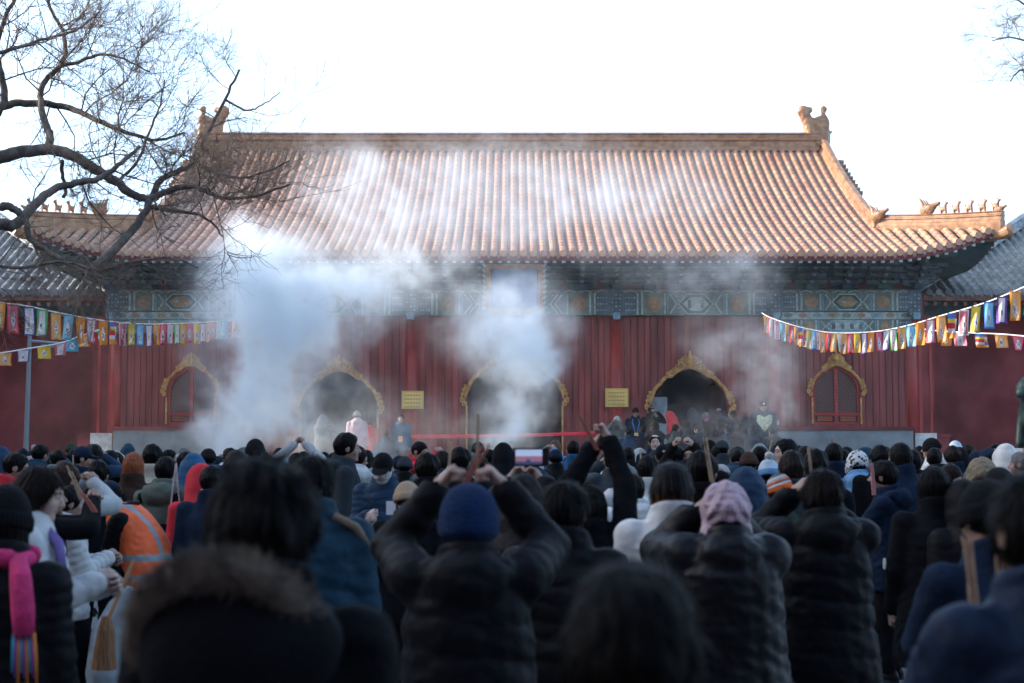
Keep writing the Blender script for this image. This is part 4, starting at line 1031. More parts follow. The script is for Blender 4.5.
# ---------------------------------------------------------------- incense smoke (a real volume)
def smoke_object():
    blobs = [ # px, py, Y, rx, ry (px), ry depth m, amplitude
     (210, 446, 30, 22, 20, .8, 1.6), (236, 420, 30, 32, 28, 1.0, 1.5), (262, 385, 30, 36, 34, 1.1, 1.3), (272, 340, 30, 44, 38, 1.2, 1.2), (268, 295, 30, 52, 40, 1.3, 1.2), (268, 255, 30, 46, 34, 1.3, 1.15), (250, 226, 30, 20, 16, 1, .9), (200, 300, 30, 16, 60, .8, .35),
     (300, 310, 30.5, 60, 44, 1.5, .78), (360, 290, 31, 62, 34, 1.6, .66), (290, 400, 30.5, 44, 44, 1.2, .42), (350, 390, 31, 50, 46, 1.3, .38), (420, 260, 31.2, 70, 36, 1.6, .50),
     (350, 190, 31.5, 62, 50, 1.6, .50), (450, 190, 31.5, 95, 55, 1.7, .52), (560, 200, 31.8, 90, 56, 1.8, .40), (660, 205, 32, 75, 52, 1.8, .42), (700, 280, 32, 70, 26, 1.5, .42), (760, 262, 32, 34, 30, 1.2, .42),
     (512, 432, 31, 22, 28, .8, 1.15), (516, 395, 31, 30, 34, .9, 1.1), (517, 350, 31, 38, 34, 1.1, 1.15), (512, 306, 31.2, 46, 32, 1.2, .95), (470, 330, 31.3, 40, 36, 1.2, .55),
     (785, 405, 32, 36, 44, 1.2, .52), (765, 350, 32, 40, 36, 1.2, .46), (720, 340, 32, 50, 30, 1.3, .36), (640, 440, 33, 90, 30, 1.0, .30), (335, 440, 31.5, 70, 28, 1, .55), (730, 430, 32, 40, 30, 1.0, .48), (440, 430, 32, 60, 30, 1, .38)]
    lo, hi = Vector((-11.5, 27.2, .9)), Vector((11.0, 36.6, 9.6))
    me = bpy.data.meshes.new('incense_smoke'); o = bpy.data.objects.new('incense_smoke', me); COL.objects.link(o)
    m = bpy.data.materials.new('incense_smoke'); m.use_nodes = True; nt = m.node_tree
    for n in list(nt.nodes):
        if n.type == 'BSDF_PRINCIPLED': nt.nodes.remove(n)
    pv = nt.nodes.new('ShaderNodeVolumePrincipled'); out = [n for n in nt.nodes if n.type == 'OUTPUT_MATERIAL'][0]
    nt.links.new(pv.outputs[0], out.inputs['Volume']); pv.inputs['Color'].default_value = (.895, .95, .985, 1); pv.inputs['Density'].default_value = SMOKE_D; pv.inputs['Anisotropy'].default_value = .45
    ng = bpy.data.node_groups.new('smoke_field', 'GeometryNodeTree'); ng.interface.new_socket('Geometry', in_out='OUTPUT', socket_type='NodeSocketGeometry'); ng.interface.new_socket('Geometry', in_out='INPUT', socket_type='NodeSocketGeometry')
    N = ng.nodes; Lk = ng.links.new
    go = N.new('NodeGroupOutput'); vc = N.new('GeometryNodeVolumeCube'); st = N.new('GeometryNodeSetMaterial'); st.inputs['Material'].default_value = m
    vc.inputs['Min'].default_value = lo; vc.inputs['Max'].default_value = hi; vx = .09
    for k, nm in enumerate('XYZ'): vc.inputs['Resolution ' + nm].default_value = int((hi - lo)[k] / vx)
    pos = N.new('GeometryNodeInputPosition')
    def val(x):
        return x
    def vm(op, a, b=None):
        n = N.new('ShaderNodeVectorMath'); n.operation = op
        for i, q in enumerate((a, b)):
            if q is None: continue
            if isinstance(q, (tuple, list, Vector)): n.inputs[i].default_value = q
            else: Lk(q, n.inputs[i])
        return n.outputs['Value'] if op in ('DOT_PRODUCT', 'LENGTH') else n.outputs[0]
    def mm(op, a, b=None, c=None):
        n = N.new('ShaderNodeMath'); n.operation = op
        for i, q in enumerate((a, b, c)):
            if q is None: continue
            if isinstance(q, (int, float)): n.inputs[i].default_value = q
            else: Lk(q, n.inputs[i])
        return n.outputs[0]
    def noise(vec, sc, det, rough=.55):
        n = N.new('ShaderNodeTexNoise'); n.inputs['Scale'].default_value = sc; n.inputs['Detail'].default_value = det; n.inputs['Roughness'].default_value = rough; Lk(vec, n.inputs['Vector']); return n
    P = pos.outputs[0]
    w1 = vm('SUBTRACT', noise(P, .55, 2).outputs['Color'], (.5, .5, .5)); Pw = vm('ADD', P, vm('MULTIPLY', w1, (2.2, 2.0, 1.6)))
    w2 = vm('SUBTRACT', noise(P, 1.9, 2).outputs['Color'], (.5, .5, .5)); Pw = vm('ADD', Pw, vm('MULTIPLY', w2, (.75, .6, .75)))
    tot = None
    for px, py, Yb, rx, ry, rd, amp in blobs:
        c = at(px, py, Yb); k = Yb / F
        d = vm('MULTIPLY', vm('SUBTRACT', Pw, tuple(c)), (1 / (rx * k * 1.0), 1 / (rd * 1.2), 1 / (ry * k * 1.0)))
        g_ = mm('MULTIPLY', mm('MULTIPLY', vm('DOT_PRODUCT', d, d), -1.0), 1.0)
        e = mm('MULTIPLY', mm('EXPONENT', g_), amp)
        tot = e if tot is None else mm('ADD', tot, e)
    nf = noise(vm('MULTIPLY', Pw, (1, 1, .8)), 1.45, 8, .72).outputs[0]
    edge = mm('ADD', mm('MULTIPLY', mm('SUBTRACT', nf, .5), 8.0), .85)      # ~0..2
    edge = mm('MAXIMUM', edge, 0.0)
    s = mm('MULTIPLY', tot, edge)
    s = mm('MAXIMUM', mm('SUBTRACT', s, .10), 0.0)
    s = mm('MULTIPLY', s, mm('ADD', mm('MULTIPLY', s, 1.1), .28))
    s = mm('ADD', s, mm('MULTIPLY', edge, .006))
    # fade to nothing before the walls of the box
    sep = N.new('ShaderNodeSeparateXYZ'); Lk(P, sep.inputs[0])
    for k in range(3):
        for b_, sg in ((lo[k], 1), (hi[k], -1)):
            if k == 2 and sg == 1: continue
            f = mm('MULTIPLY', mm('MULTIPLY', mm('SUBTRACT', sep.outputs[k], b_), sg), 1.6); n = N.new('ShaderNodeClamp'); Lk(f, n.inputs[0]); s = mm('MULTIPLY', s, n.outputs[0])
    Lk(s, vc.inputs['Density']); Lk(vc.outputs[0], st.inputs[0]); Lk(st.outputs[0], go.inputs[0])
    md = o.modifiers.new('smoke', 'NODES'); md.node_group = ng; me.materials.append(m)
    tag(o, 'pale blue white incense smoke drifting up before the hall', kind='stuff')
    return o
SMOKE_D = .58
smoke_object()
# ---------------------------------------------------------------- people
def A_(*p): return np.array(p, float)
UP, FO = .29, .265
def rotz(a): return Matrix.Rotation(a, 4, 'Z')
POSES = {   # right hand, left hand (x, y, z), elbow hint
 'down': ((.27, .06, .80), (-.27, .06, .80), (0, -1, -.2)),
 'walk': ((.25, .12, .84), (-.25, .02, .80), (0, -1, -.2)),
 'pocket': ((.22, .12, .90), (-.22, .12, .90), (.0, -1, -.3)),
 'pray': ((.04, .36, 1.30), (-.04, .36, 1.30), (.6, -.3, -1)),
 'high': ((.10, .12, 1.99), (.02, .14, 1.96), (1, .1, -.1)),
 'fore': ((.045, .30, 1.60), (-.045, .30, 1.60), (1, .0, -.8)),
 'up': ((.055, .22, 1.86), (-.055, .22, 1.86), (1, .25, -.25)),
 'vee': ((.12, .24, 1.74), (-.12, .24, 1.74), (1, .25, -1.15)),
 'phone': ((.09, .38, 1.74), (-.11, .38, 1.74), (1, .1, -1)),
 'phonelow': ((.06, .30, 1.22), (-.03, .33, 1.20), (.6, -.5, -1)),
 'face': ((.06, .22, 1.58), (-.11, .20, 1.63), (1, .55, -1.0)),
 'camera': ((.08, .20, 1.60), (-.08, .20, 1.60), (.7, .1, -1)),
 'one': ((.26, .30, 1.38), (-.25, .10, .85), (.5, -.6, -1)),
 'sweep': ((.16, .42, .86), (-.10, .38, .96), (.3, -1, -.2)),
}
def solve_arm(sh, hd, hint):
    sh, hd = Vector(sh), Vector(hd); d = hd - sh; L_ = min(d.length, (UP + FO) * .985); dn = d.normalized(); hd = sh + dn * L_
    a = (UP * UP - FO * FO + L_ * L_) / (2 * L_); h = math.sqrt(max(1e-6, UP * UP - a * a))
    n = Vector(hint) - dn * Vector(hint).dot(dn)
    n = n.normalized() if n.length > 1e-4 else Vector((0, 0, -1))
    return sh + dn * a + n * h, hd
def skeleton(pose, lean=0.0, hyaw=0.0, hpitch=0.0, hroll=0.0):
    k = math.tan(R(lean)); sh = lambda x, y, z: Vector((x, y + k * max(0, z - .95), z - (1 - math.cos(R(lean))) * max(0, z - .95)))
    S = dict(k=k, lean=lean)
    S['neck'] = sh(0, -.02, 1.46); S['head'] = sh(0, .025 + .0012 * hpitch, 1.618 - .0006 * abs(hpitch))
    S['Rh'] = Matrix.Rotation(R(hyaw), 4, 'Z') @ Matrix.Rotation(R(-hpitch - lean * .5), 4, 'X') @ Matrix.Rotation(R(hroll), 4, 'Y')
    hr, hl, hint = POSES[pose]
    for s, h, nm in ((1, hr, 'r'), (-1, hl, 'l')):
        raise_ = max(0, (h[2] - 1.35)) * .10
        s0 = sh(s * .185, -.01, 1.405 + raise_)
        hh = sh(*h) if h[2] > 1.0 else Vector(h) + Vector((0, k * .3, 0))
        e, w_ = solve_arm(s0, hh, (s * abs(hint[0]), hint[1], hint[2]))
        S['s' + nm], S['e' + nm], S['w' + nm] = s0, e, w_
    return S
def unshear(P, S):
    t = np.maximum(0, P[2] - .95)
    return [P[0], P[1] - S['k'] * t, P[2] + 0.3 * (1 - math.cos(R(S['lean']))) * t]
def head_sdf(q, ears=True):
    d = s_ell(q, (0, -.010, .022), (.0755, .094, .092)); d = smin(d, s_ell(q, (0, .022, -.042), (.057, .064, .070)), .03)
    ax = [np.abs(q[0]), q[1], q[2]]
    d = smin(d, s_ell(q, (0, .066, -.092), (.026, .020, .018)), .03); d = smin(d, s_ell(ax, (.038, .056, -.028), (.024, .022, .026)), .02)
    d = smin(d, s_cap(q, (0, .086, .014), (0, .106, -.022), .008, .013), .012); d = smin(d, s_ell(ax, (.010, .096, -.027), (.009, .010, .008)), .006)
    d = smin(d, s_cap(ax, (.012, .083, .034), (.046, .070, .032), .009, .008), .012)
    d = smax(d, -s_ell(ax, (.031, .098, .012), (.019, .018, .014)), .012); d = smin(d, s_ell(ax, (.031, .075, .010), (.0145, .013, .012)), .004)
    d = smin(d, s_ell(q, (0, .084, -.049), (.023, .009, .006)), .006); d = smin(d, s_ell(q, (0, .083, -.059), (.019, .009, .006)), .006)
    if ears: d = smin(d, s_ell(ax, (.079, -.008, .0), (.010, .021, .032)), .008)
    return d
SKINS = {}
SKIN = mat('skin', (.30, .19, .145), .5, var=.12, vscale=14, spec=.35); SKIN2 = mat('skin_pale', (.44, .31, .25), .5, var=.1, vscale=14, spec=.35)
EYE = mat('eye_dark', (.02, .015, .012), .25); LIP = mat('lips', (.38, .13, .12), .5); BROW = mat('brow_hair', (.03, .022, .018), .8)
# one hand per grip, wrist at the origin, fingers along +y, palm towards -z, thumb on +x
HANDS = {}
def hand_geo(kind, fine):
    key = (kind, fine)
    if key in HANDS: return HANDS[key]
    curl = {'grip': (68, 160, 225), 'relax': (18, 42, 62), 'open': (6, 12, 16), 'hold': (40, 95, 130)}[kind]
    def fn(P):
        d = s_ell(P, (0, .052, 0), (.041, .054, .017)); d = smin(d, s_cap(P, (0, -.06, 0), (0, .02, 0), .026, .025), .02)
        for i, (x, l) in enumerate(((-.031, .78), (-.0105, .95), (.0105, 1.0), (.031, .92))):
            p = A_(x, .088 - abs(x - .004) * .25, .0)
            for sgi, (sl, cu) in enumerate(zip((.042, .027, .021), curl)):
                a = R(cu); n = p + A_(x * .10, math.cos(a) * sl * l, -math.sin(a) * sl * l)
                d = smin(d, s_cap(P, p, n, .0096 - sgi * .0008, .0092 - sgi * .0012), .004); p = n
        t0, t1, t2 = A_(.030, .022, -.004), A_(.054, .052, -.016), (A_(.040, .078, -.036) if kind in ('grip', 'hold') else A_(.066, .084, -.022))
        d = smin(d, s_cap(P, t0, t1, .015, .0115), .008); d = smin(d, s_cap(P, t1, t2, .0115, .009), .004)
        return d
    st = .004 if fine else .008
    V, Q = sdf_mesh(fn, (-.07, -.08, -.10), (.09, .20, .05), st); HANDS[key] = (V, Q); return V, Q
def hand_matrix(e, w_, s, palm):
    y = (w_ - e).normalized(); z = -(Vector(palm) - y * Vector(palm).dot(y)); z = z.normalized() if z.length > 1e-3 else y.orthogonal().normalized()
    x = y.cross(z); M = Matrix((x, y, z)).transposed().to_4x4()
    if s < 0: M = M @ Matrix.Diagonal((-1, 1, 1, 1))
    # thumb (+x for the mirrored-correct hand) should look up or inward
    return Matrix.Translation(w_) @ M
BODY = {}
def body_mesh(pose, lean, hy, hp, hr, fine, grip):
    key = ('b', pose, lean, hy, hp, hr, fine, grip)
    if key in BODY: return BODY[key]
    S = skeleton(pose, lean, hy, hp, hr); H = S['head']; hf = .0055 if fine else .008; m = .155
    zmax = max(H.z + .16, S['wr'].z + .1, S['wl'].z + .1); xm = max(abs(S[k].x) for k in ('er', 'el', 'wr', 'wl')) + .12
    ylo = min(-.22, S['er'].y - .1, S['el'].y - .1); yhi = max(H.y + .16, S['wr'].y + .1, .2)
    xs = ngrid(-xm, H.x - .10, H.x + .10, xm, .03, hf); ys = ngrid(ylo, H.y - .13, H.y + .14, yhi, .03, hf); zs = ngrid(-.02, H.z - .15, H.z + .14, zmax, .035, hf)
    P = [a.astype(np.float32) for a in np.meshgrid(xs, ys, zs, indexing='ij', sparse=False)]
    U = unshear(P, S)
    d = s_ell(U, (0, 0, 1.25), (.160, .105, .22)); d = smin(d, s_ell(U, (0, 0, 1.0), (.15, .105, .17)), .08); d = smin(d, s_cap(U, (-.15, -.01, 1.40), (.15, -.01, 1.40), .055, .055), .06)
    for s in (-1, 1):
        d = smin(d, s_cap(P, (s * .09, 0, .90), (s * .10, .01, .49), .085, .058), .05); d = smin(d, s_cap(P, (s * .10, .01, .49), (s * .10, -.02, .09), .058, .038), .02); d = smin(d, s_cap(P, (s * .10, -.03, .05), (s * .11, .12, .035), .035, .03), .02)
    for n in 'rl':
        d = smin(d, s_cap(P, S['s' + n], S['e' + n], .052, .040), .03); d = smin(d, s_cap(P, S['e' + n], S['w' + n], .040, .027), .02)
    Ri = S['Rh'].to_3x3(); Hq = [P[i] - H[i] for i in range(3)]
    q = [sum(Ri[j][i] * Hq[j] for j in range(3)) for i in range(3)]
    d = smin(d, s_cap(P, H + Ri @ Vector((0, -.018, -.06)), S['neck'] + Vector((0, 0, -.04)), .052, .062), .025)
    d = smin(d, head_sdf(q), .012)
    V, Q = nets(d.astype(np.float32), xs, ys, zs)
    C = V[Q].mean(1); cq = np.stack([sum(Ri[j][i] * (C[:, j] - H[j]) for j in range(3)) for i in range(3)], 1)
    mi = np.zeros(len(Q), int); ax = np.abs(cq[:, 0])
    mi[(((ax - .031) / .011) ** 2 + ((cq[:, 2] - .010) / .0042) ** 2 < 1) & (cq[:, 1] > .06)] = 1
    mi[(((ax - .031) / .017) ** 2 + ((cq[:, 2] - .031) / .0035) ** 2 < 1) & (cq[:, 1] > .05)] = 3
    mi[((ax / .022) ** 2 + ((cq[:, 2] + .054) / .010) ** 2 < 1) & (cq[:, 1] > .06)] = 2
    for s, n in ((1, 'r'), (-1, 'l')):
        hv, hq = hand_geo(grip, fine); M = hand_matrix(S['e' + n], S['w' + n], s, (-s, .0, -.15) if pose not in ('down', 'walk', 'pocket') else (-s, 0, 0))
        A = np.array(M); W = hv @ A[:3, :3].T + A[:3, 3]
        if s < 0: hq = hq[:, ::-1]
        Q = np.concatenate([Q, hq + len(V)]); V = np.concatenate([V, W]); mi = np.concatenate([mi, np.zeros(len(hq), int)])
    me = mesh_from('person', V, Q, [SKIN, EYE, LIP, BROW], mi); BODY[key] = (me, S); return BODY[key]
COATS = {}
CZL = np.array([.0, .40, .55, .70, .85, 1.0, 1.15, 1.28, 1.36, 1.41, 1.45, 1.49, 1.53, 1.6])
def coat_mesh(pose, lean, style, hem, hood, fine, fat=0.0, S=None, hp=0, hy=0):
    key = (pose, lean, style, hem, hood, fine, fat, hp if hood in ('up', 'furup') else 0, hy if hood in ('up', 'furup') else 0)
    if key in COATS: return COATS[key]
    st = .010 if fine else .017
    q = {'puffer': .010, 'bigpuffer': .012, 'longpuffer': .013}.get(style, 0); pitch = {'puffer': .075, 'bigpuffer': .12, 'longpuffer': .125}.get(style, .1)
    puff = {'puffer': .018, 'bigpuffer': .018, 'longpuffer': .02, 'leather': .028, 'wool': 0, 'vest': .03}[style] + fat
    wa = np.array([.30, .265, .262, .26, .245, .215, .208, .205, .198, .180, .145, .10, .085, .075]) + puff; wb = np.array([.22, .20, .195, .185, .175, .155, .155, .155, .145, .125, .105, .085, .07, .06]) + puff
    if hem > .7: wa[:6] = wa[5] + .012; wb[:6] = wb[5] + .012
    zmax = max(1.64, S['er'].z + .14, S['el'].z + .14, S['wr'].z + .03, S['wl'].z + .03); H = S['head']
    if hood in ('up', 'furup'): zmax = max(zmax, H.z + .22)
    xm = max(.36, *(abs(S[k].x) + .13 for k in ('er', 'el', 'wr', 'wl'))); yh = max(.34, S['wr'].y + .1, S['er'].y + .1, S['neck'].y + .25); yl = min(-.34, S['er'].y - .13)
    xs = grid(-xm, xm, st); ys = grid(yl, yh, st); zs = grid(hem - .06, zmax, st)
    P = [a.astype(np.float32) for a in np.meshgrid(xs, ys, zs, indexing='ij')]; U = unshear(P, S)
    a = np.interp(U[2], CZL, wa).astype(np.float32); b = np.interp(U[2], CZL, wb).astype(np.float32)
    if q:
        dq = q * (.75 + .5 * wob(U, 9)) * (np.abs(np.sin(PI * (U[2] + .02 * np.sin(U[0] * 7) + .012 * wob(U, 12)) / pitch)) ** .6 - .75); a = a + dq; b = b + dq
        vq = .006 * np.abs(np.sin(U[0] * 9 + .5 * np.sin(U[2] * 9))); b = b + vq
    kk = np.sqrt((U[0] / a) ** 2 + ((U[1] + .01) / b) ** 2); d = (kk - 1) * np.minimum(a, b) * .8
    d = smax(d, hem - P[2] + .004 * np.sin(P[0] * 30), .02); d = smax(d, U[2] - 1.52, .03)
    if style == 'leather':
        for zz in (.80, .98):
            pass
    al, be = (.072 + puff * .65, .061 + puff * .5)
    qa = q * (.35 if style == 'bigpuffer' else .7)
    for n in 'rl':
        if style == 'vest':
            continue
        s_, e_, w_ = S['s' + n], S['e' + n], S['w' + n]
        d = smin(d, s_cap(P, s_, e_, al + .006, be + .004, qa, pitch * .7), .028); d = smin(d, s_cap(P, e_, e_ + (w_ - e_) * .93, be + .002, be - .010, qa, pitch * .7), .02)
    nk = S['neck']; nv = [nk.x, nk.y, nk.z]
    # collar ring
    rr = np.sqrt((P[0] - nv[0]) ** 2 + ((P[1] - nv[1] - .01)) ** 2); ring = np.sqrt((rr - .082) ** 2 * 1.2 + (np.maximum(0, np.abs(P[2] - nv[2] - .03 + .25 * (P[1] - nv[1])) - .045)) ** 2) - (.022 + puff * .2)
    if style != 'vest': d = smin(d, ring, .025)
    if hood == 'down':
        hd = s_ell(P, (0, nv[1] - .105, nv[2] - .01), (.145, .085, .095)); hd = smin(hd, s_cap([np.abs(P[0]), P[1], P[2]], (.12, nv[1] - .05, nv[2] + .02), (.07, nv[1] + .09, nv[2] - .06), .042, .03), .04)
        hd = smax(hd, -s_ell(P, (0, nv[1] - .02, nv[2] + .09), (.09, .08, .09)), .02); d = smin(d, hd, .02)
    if hood in ('up', 'furup'):
        Ri = S['Rh'].to_3x3(); Hq = [P[i] - H[i] for i in range(3)]; h = [sum(Ri[j][i] * Hq[j] for j in range(3)) for i in range(3)]
        hd = s_ell(h, (0, -.02, .02), (.122, .140, .150)); hd = smin(hd, s_cap(P, (0, nv[1] - .05, nv[2] - .06), (0, nv[1] - .03, nv[2] + .08), .17, .125), .08)
        if q: hd = hd - .008 * np.abs(np.sin(h[2] * 26))
        hd = smax(hd, -s_ell(h, (0, .13, -.01), (.088, .12, .118)), .02); d = smin(d, hd, .03)
    amp = .75 if q else 1
    if style in ('leather', 'vest'): amp = .8
    d = d + amp * (.006 * wob(P, 13, (1, 1, 1.4)) + .004 * wob([P[1], P[2], P[0]], 27)) + (.0045 * np.abs(wob([P[0] * 1.3, P[1], P[2] * 2.2], 20)) + .003 * wob([P[2] * 1.8, P[0], P[1]], 44) if fine else 0) + .0012 * wob(P, 70)
    V, Q = nets(d.astype(np.float32), xs, ys, zs)
    me = mesh_from('coat', V, Q, [SKIN]); COATS[key] = me; return me
def noise_theta(q, amp, k=26, seed=0):
    th = np.arctan2(q[0], -q[1] + 1e-6)
    r = 0
    for i in range(5): r = r + np.sin(th * (k * (1 + .61 * i)) + q[2] * (9 + 5 * i) + i * 1.7 + seed) / (1 + .5 * i)
    return amp * r / 2.5
HAIRM = {}
def hair_geo(kind, fine):
    key = (kind, fine)
    if key in HAIRM: return HAIRM[key]
    st = .0048 if fine else .008; amp = .0028 if fine else .002
    def fn(q):
        ax = [np.abs(q[0]), q[1], q[2]]
        big = .006 if kind == 'thick' else 0
        d = s_ell(q, (0, -.015, .028), (.087 + big, .106 + big, .104 + big))
        # face opening and nape
        front = s_ell(q, (0, .13, -.055), (.115, .10, .145)); d = smax(d, -front, .012)
        if kind in ('short', 'thick', 'grey', 'bald', 'cropped'):
            low = q[2] - (-.045 - .25 * np.minimum(0, q[1] + .02) * 0); d = smax(d, -(q[2] + .050 + .35 * np.maximum(0, q[1] + .045)), .012)
            d = smax(d, -s_ell(ax, (.088, .004, -.004), (.014, .022, .034)), .005)
            if kind == 'bald': d = smax(d, -s_ell(q, (0, .03, .15), (.075, .10, .07)), .01)
            d = d + (.004 if kind != 'thick' else .008) * wob(q, 34) + .003 * wob([q[2], q[0], q[1]], 75)
        if kind in ('bob', 'long', 'pony', 'bun', 'low'):
            L_ = {'bob': -.155, 'long': -.42, 'pony': -.05, 'bun': -.05, 'low': -.26}[kind]
            wz = np.clip((.02 - q[2]) / .2, 0, 1)
            a = .090 + .018 * wz; b = .098 - .020 * wz
            cu = (np.sqrt((q[0] / a) ** 2 + ((q[1] + .022 + .012 * wz) / b) ** 2) - 1) * .09
            cu = smax(cu, q[2] - .03, .03); cu = smax(cu, L_ - q[2] + .012 * np.sin(q[0] * 60), .012)
            cu = smax(cu, q[1] - (.028 if kind != 'long' else .01), .02)
            inner = (np.sqrt((q[0] / .062) ** 2 + ((q[1] - .03) / .075) ** 2) - 1) * .06; cu = smax(cu, -inner, .01)
            d = smin(d, cu, .03)
            if kind == 'bun': d = smin(d, s_ell(q, (0, -.10, .10), (.045, .045, .042)), .015)
            if kind == 'pony': d = smin(d, s_cap(q, (0, -.12, .04), (0, -.15, -.22), .038, .020), .02)
        # parting groove
        return d + noise_theta(q, amp) + .0015 * wob(q, 90)
    lo = (-.14, -.20, -.46 if kind == 'long' else (-.30 if kind in ('low', 'pony') else -.19)); V, Q = sdf_mesh(fn, lo, (.14, .13, .17), st)
    HAIRM[key] = (V, Q); return HAIRM[key]
def add_strands(V, Q, n, seed, length, width=.0010, down=True):
    """thin hair strands lying over a hair surface (real triangles)"""
    r = np.random.default_rng(seed); idx = r.integers(0, len(Q), n); c = V[Q[idx]].mean(1)
    nrm = np.cross(V[Q[idx, 1]] - V[Q[idx, 0]], V[Q[idx, 2]] - V[Q[idx, 0]]); nrm /= np.linalg.norm(nrm, axis=1)[:, None] + 1e-9
    cen = np.array([0, -.02, .0]); nrm *= np.sign(((c - cen) * nrm).sum(1))[:, None]
    g = np.tile([0, -.35, -1.0], (n, 1)) + .25 * r.normal(size=(n, 3)); crown = np.array([0, -.05, .12]); away = c - crown; away /= np.linalg.norm(away, axis=1)[:, None] + 1e-9
    t = away * .8 + g * .5; t -= nrm * (t * nrm).sum(1)[:, None]; t /= np.linalg.norm(t, axis=1)[:, None] + 1e-9
    b = np.cross(t, nrm); L_ = length * r.uniform(.5, 1.3, n)[:, None]; w_ = width * r.uniform(.6, 1.4, n)[:, None]
    lift = r.uniform(.0, .005, n)[:, None]
    p0 = c - nrm * .002; p1 = c + t * L_ * .5 + nrm * (.002 + lift * .5); p2 = c + t * L_ + nrm * (lift - .002) + g * L_ * .1
    W = np.concatenate([p0 - b * w_, p0 + b * w_, p1 + b * w_, p1 - b * w_, p2 + b * w_ * .2, p2 - b * w_ * .2]); o = len(V) + np.arange(n)
    q1 = np.stack([o, o + n, o + 2 * n, o + 3 * n], 1); q2 = np.stack([o + 3 * n, o + 2 * n, o + 4 * n, o + 5 * n], 1)
    return np.concatenate([V, W]), np.concatenate([Q, q1, q2])
HMESH = {}
def hair_mesh(kind, fine, strands=0, seed=0, sl=.05):
    key = (kind, fine, strands, seed)
    if key in HMESH: return HMESH[key]
    V, Q = hair_geo(kind, fine)
    if strands: V, Q = add_strands(V, Q, strands, seed, sl)
    HMESH[key] = mesh_from('hair', V, Q, [SKIN]); return HMESH[key]
def hat_mesh(kind, fine):
    key = ('hat', kind, fine)
    if key in HMESH: return HMESH[key]
    st = .005 if fine else .008; V2 = None
    def dome(q, r, zcut, tilt=.25): return smax(s_ell(q, (0, -.012, .025), r), -(q[2] - zcut + tilt * q[1]) , .008)
    def fn(q):
        ax = [np.abs(q[0]), q[1], q[2]]; th = np.arctan2(q[0], -q[1])
        if kind == 'smooth':
            return smin(dome(q, (.103, .118, .125), -.035, .18), s_ell(q, (0, -.03, -.01), (.098, .10, .06)), .02) + .001 * np.sin(th * 60)
        if kind in ('beanie', 'pom', 'fluffy', 'tall'):
            h = {'beanie': .122, 'pom': .132, 'fluffy': .135, 'tall': .15}[kind]
            w_ = .100 if kind != 'fluffy' else .110
            d = dome(q, (w_, w_ + .014, h), -.005 if kind != 'fluffy' else -.055); cuff = smax(s_ell(q, (0, -.012, .025), (w_ + .007, w_ + .021, h + .0)), np.abs(q[2] - .012 + .25 * q[1]) - .030, .012); d = smin(d, cuff, .006)
            rib = .0022 * np.sin(th * 44) * np.clip((.14 - q[2]) / .12, 0, 1)
            d = d + rib
            if kind == 'pom': d = smin(d, s_ell(q, (0, -.03, .185), (.04, .04, .038)) + .006 * wob(q, 130), .01)
            if kind == 'fluffy': d = d + .004 * wob(q, 85) + .003 * wob([q[2], q[0], q[1]], 150) + .003 * np.sin(np.abs(q[0]) * 120 + q[2] * 70); d = smin(d, s_ell(ax, (.085, -.03, -.075), (.034, .062, .040)) + .004 * wob(q, 110), .03)
            return d
        if kind in ('cap', 'bucket'):
            d = dome(q, (.091, .108, .112), .015, .12)
            if kind == 'cap':
                b = smax((np.sqrt((q[0] / .075) ** 2 + ((q[1] - .085) / .095) ** 2) - 1) * .07, np.abs(q[2] - .038 + .28 * (q[1] - .1) + 1.2 * q[0] ** 2 * 2) - .004, .004); b = smax(b, .06 - q[1], .01)
            else: b = smax((np.sqrt((q[0] / .135) ** 2 + ((q[1] + .005) / .15) ** 2) - 1) * .12, np.abs(q[2] - .02 + .5 * (np.sqrt(q[0] ** 2 + q[1] ** 2) - .1)) - .005, .004)
            return smin(smin(d, b, .006), s_ell(q, (0, -.012, .137), (.01, .01, .006)), .003)
        if kind in ('trapper', 'fur', 'police'):
            if kind == 'police':
                d = dome(q, (.092, .108, .095), .02, .05); top = s_ell(q, (0, 0, .105), (.115, .125, .026)); b = smax((np.sqrt((q[0] / .08) ** 2 + ((q[1] - .08) / .07) ** 2) - 1) * .06, np.abs(q[2] - .035 + .35 * (q[1] - .1)) - .004, .004); return smin(smin(d, top, .02), b, .005)
            d = dome(q, (.110, .125, .125), -.03, .2); d = smin(d, s_ell(ax, (.09, -.01, -.05), (.035, .06, .065)), .03)
            return d + .006 * wob(q, 80) + .004 * wob([q[1], q[2], q[0]], 140)
    V, Q = sdf_mesh(fn, (-.16, -.19, -.14), (.16, .21, .25), st)
    C = V[Q].mean(1); mi = np.zeros(len(Q), int)
    if kind in ('beanie', 'pom', 'fluffy', 'tall'): mi[(C[:, 2] + .25 * C[:, 1] < .042)] = 1; mi[(C[:, 2] > .145)] = 2
    elif kind in ('cap', 'police', 'bucket'): mi[C[:, 1] > .095] = 1
    HMESH[key] = mesh_from('hat', V, Q, [SKIN, SKIN, SKIN], mi); return HMESH[key]
def trousers_mesh():
    if 'tr' in HMESH: return HMESH['tr']
    def fn(P):
        d = s_ell(P, (0, 0, .93), (.165, .125, .12)); ax = [np.abs(P[0]), P[1], P[2]]
        d = smin(d, s_cap(ax, (.09, 0, .88), (.10, .015, .50), .102, .078), .03); d = smin(d, s_cap(ax, (.10, .015, .50), (.105, -.015, .09), .078, .064), .02)
        return smax(d, .075 - P[2], .01) + .007 * wob(P, 18, (1, 1, 2)) * np.clip((.9 - P[2]) * 2, 0, 1)
    V, Q = sdf_mesh(fn, (-.24, -.2, .03), (.24, .2, 1.1), .018); HMESH['tr'] = mesh_from('trousers', V, Q, [SKIN]); return HMESH['tr']
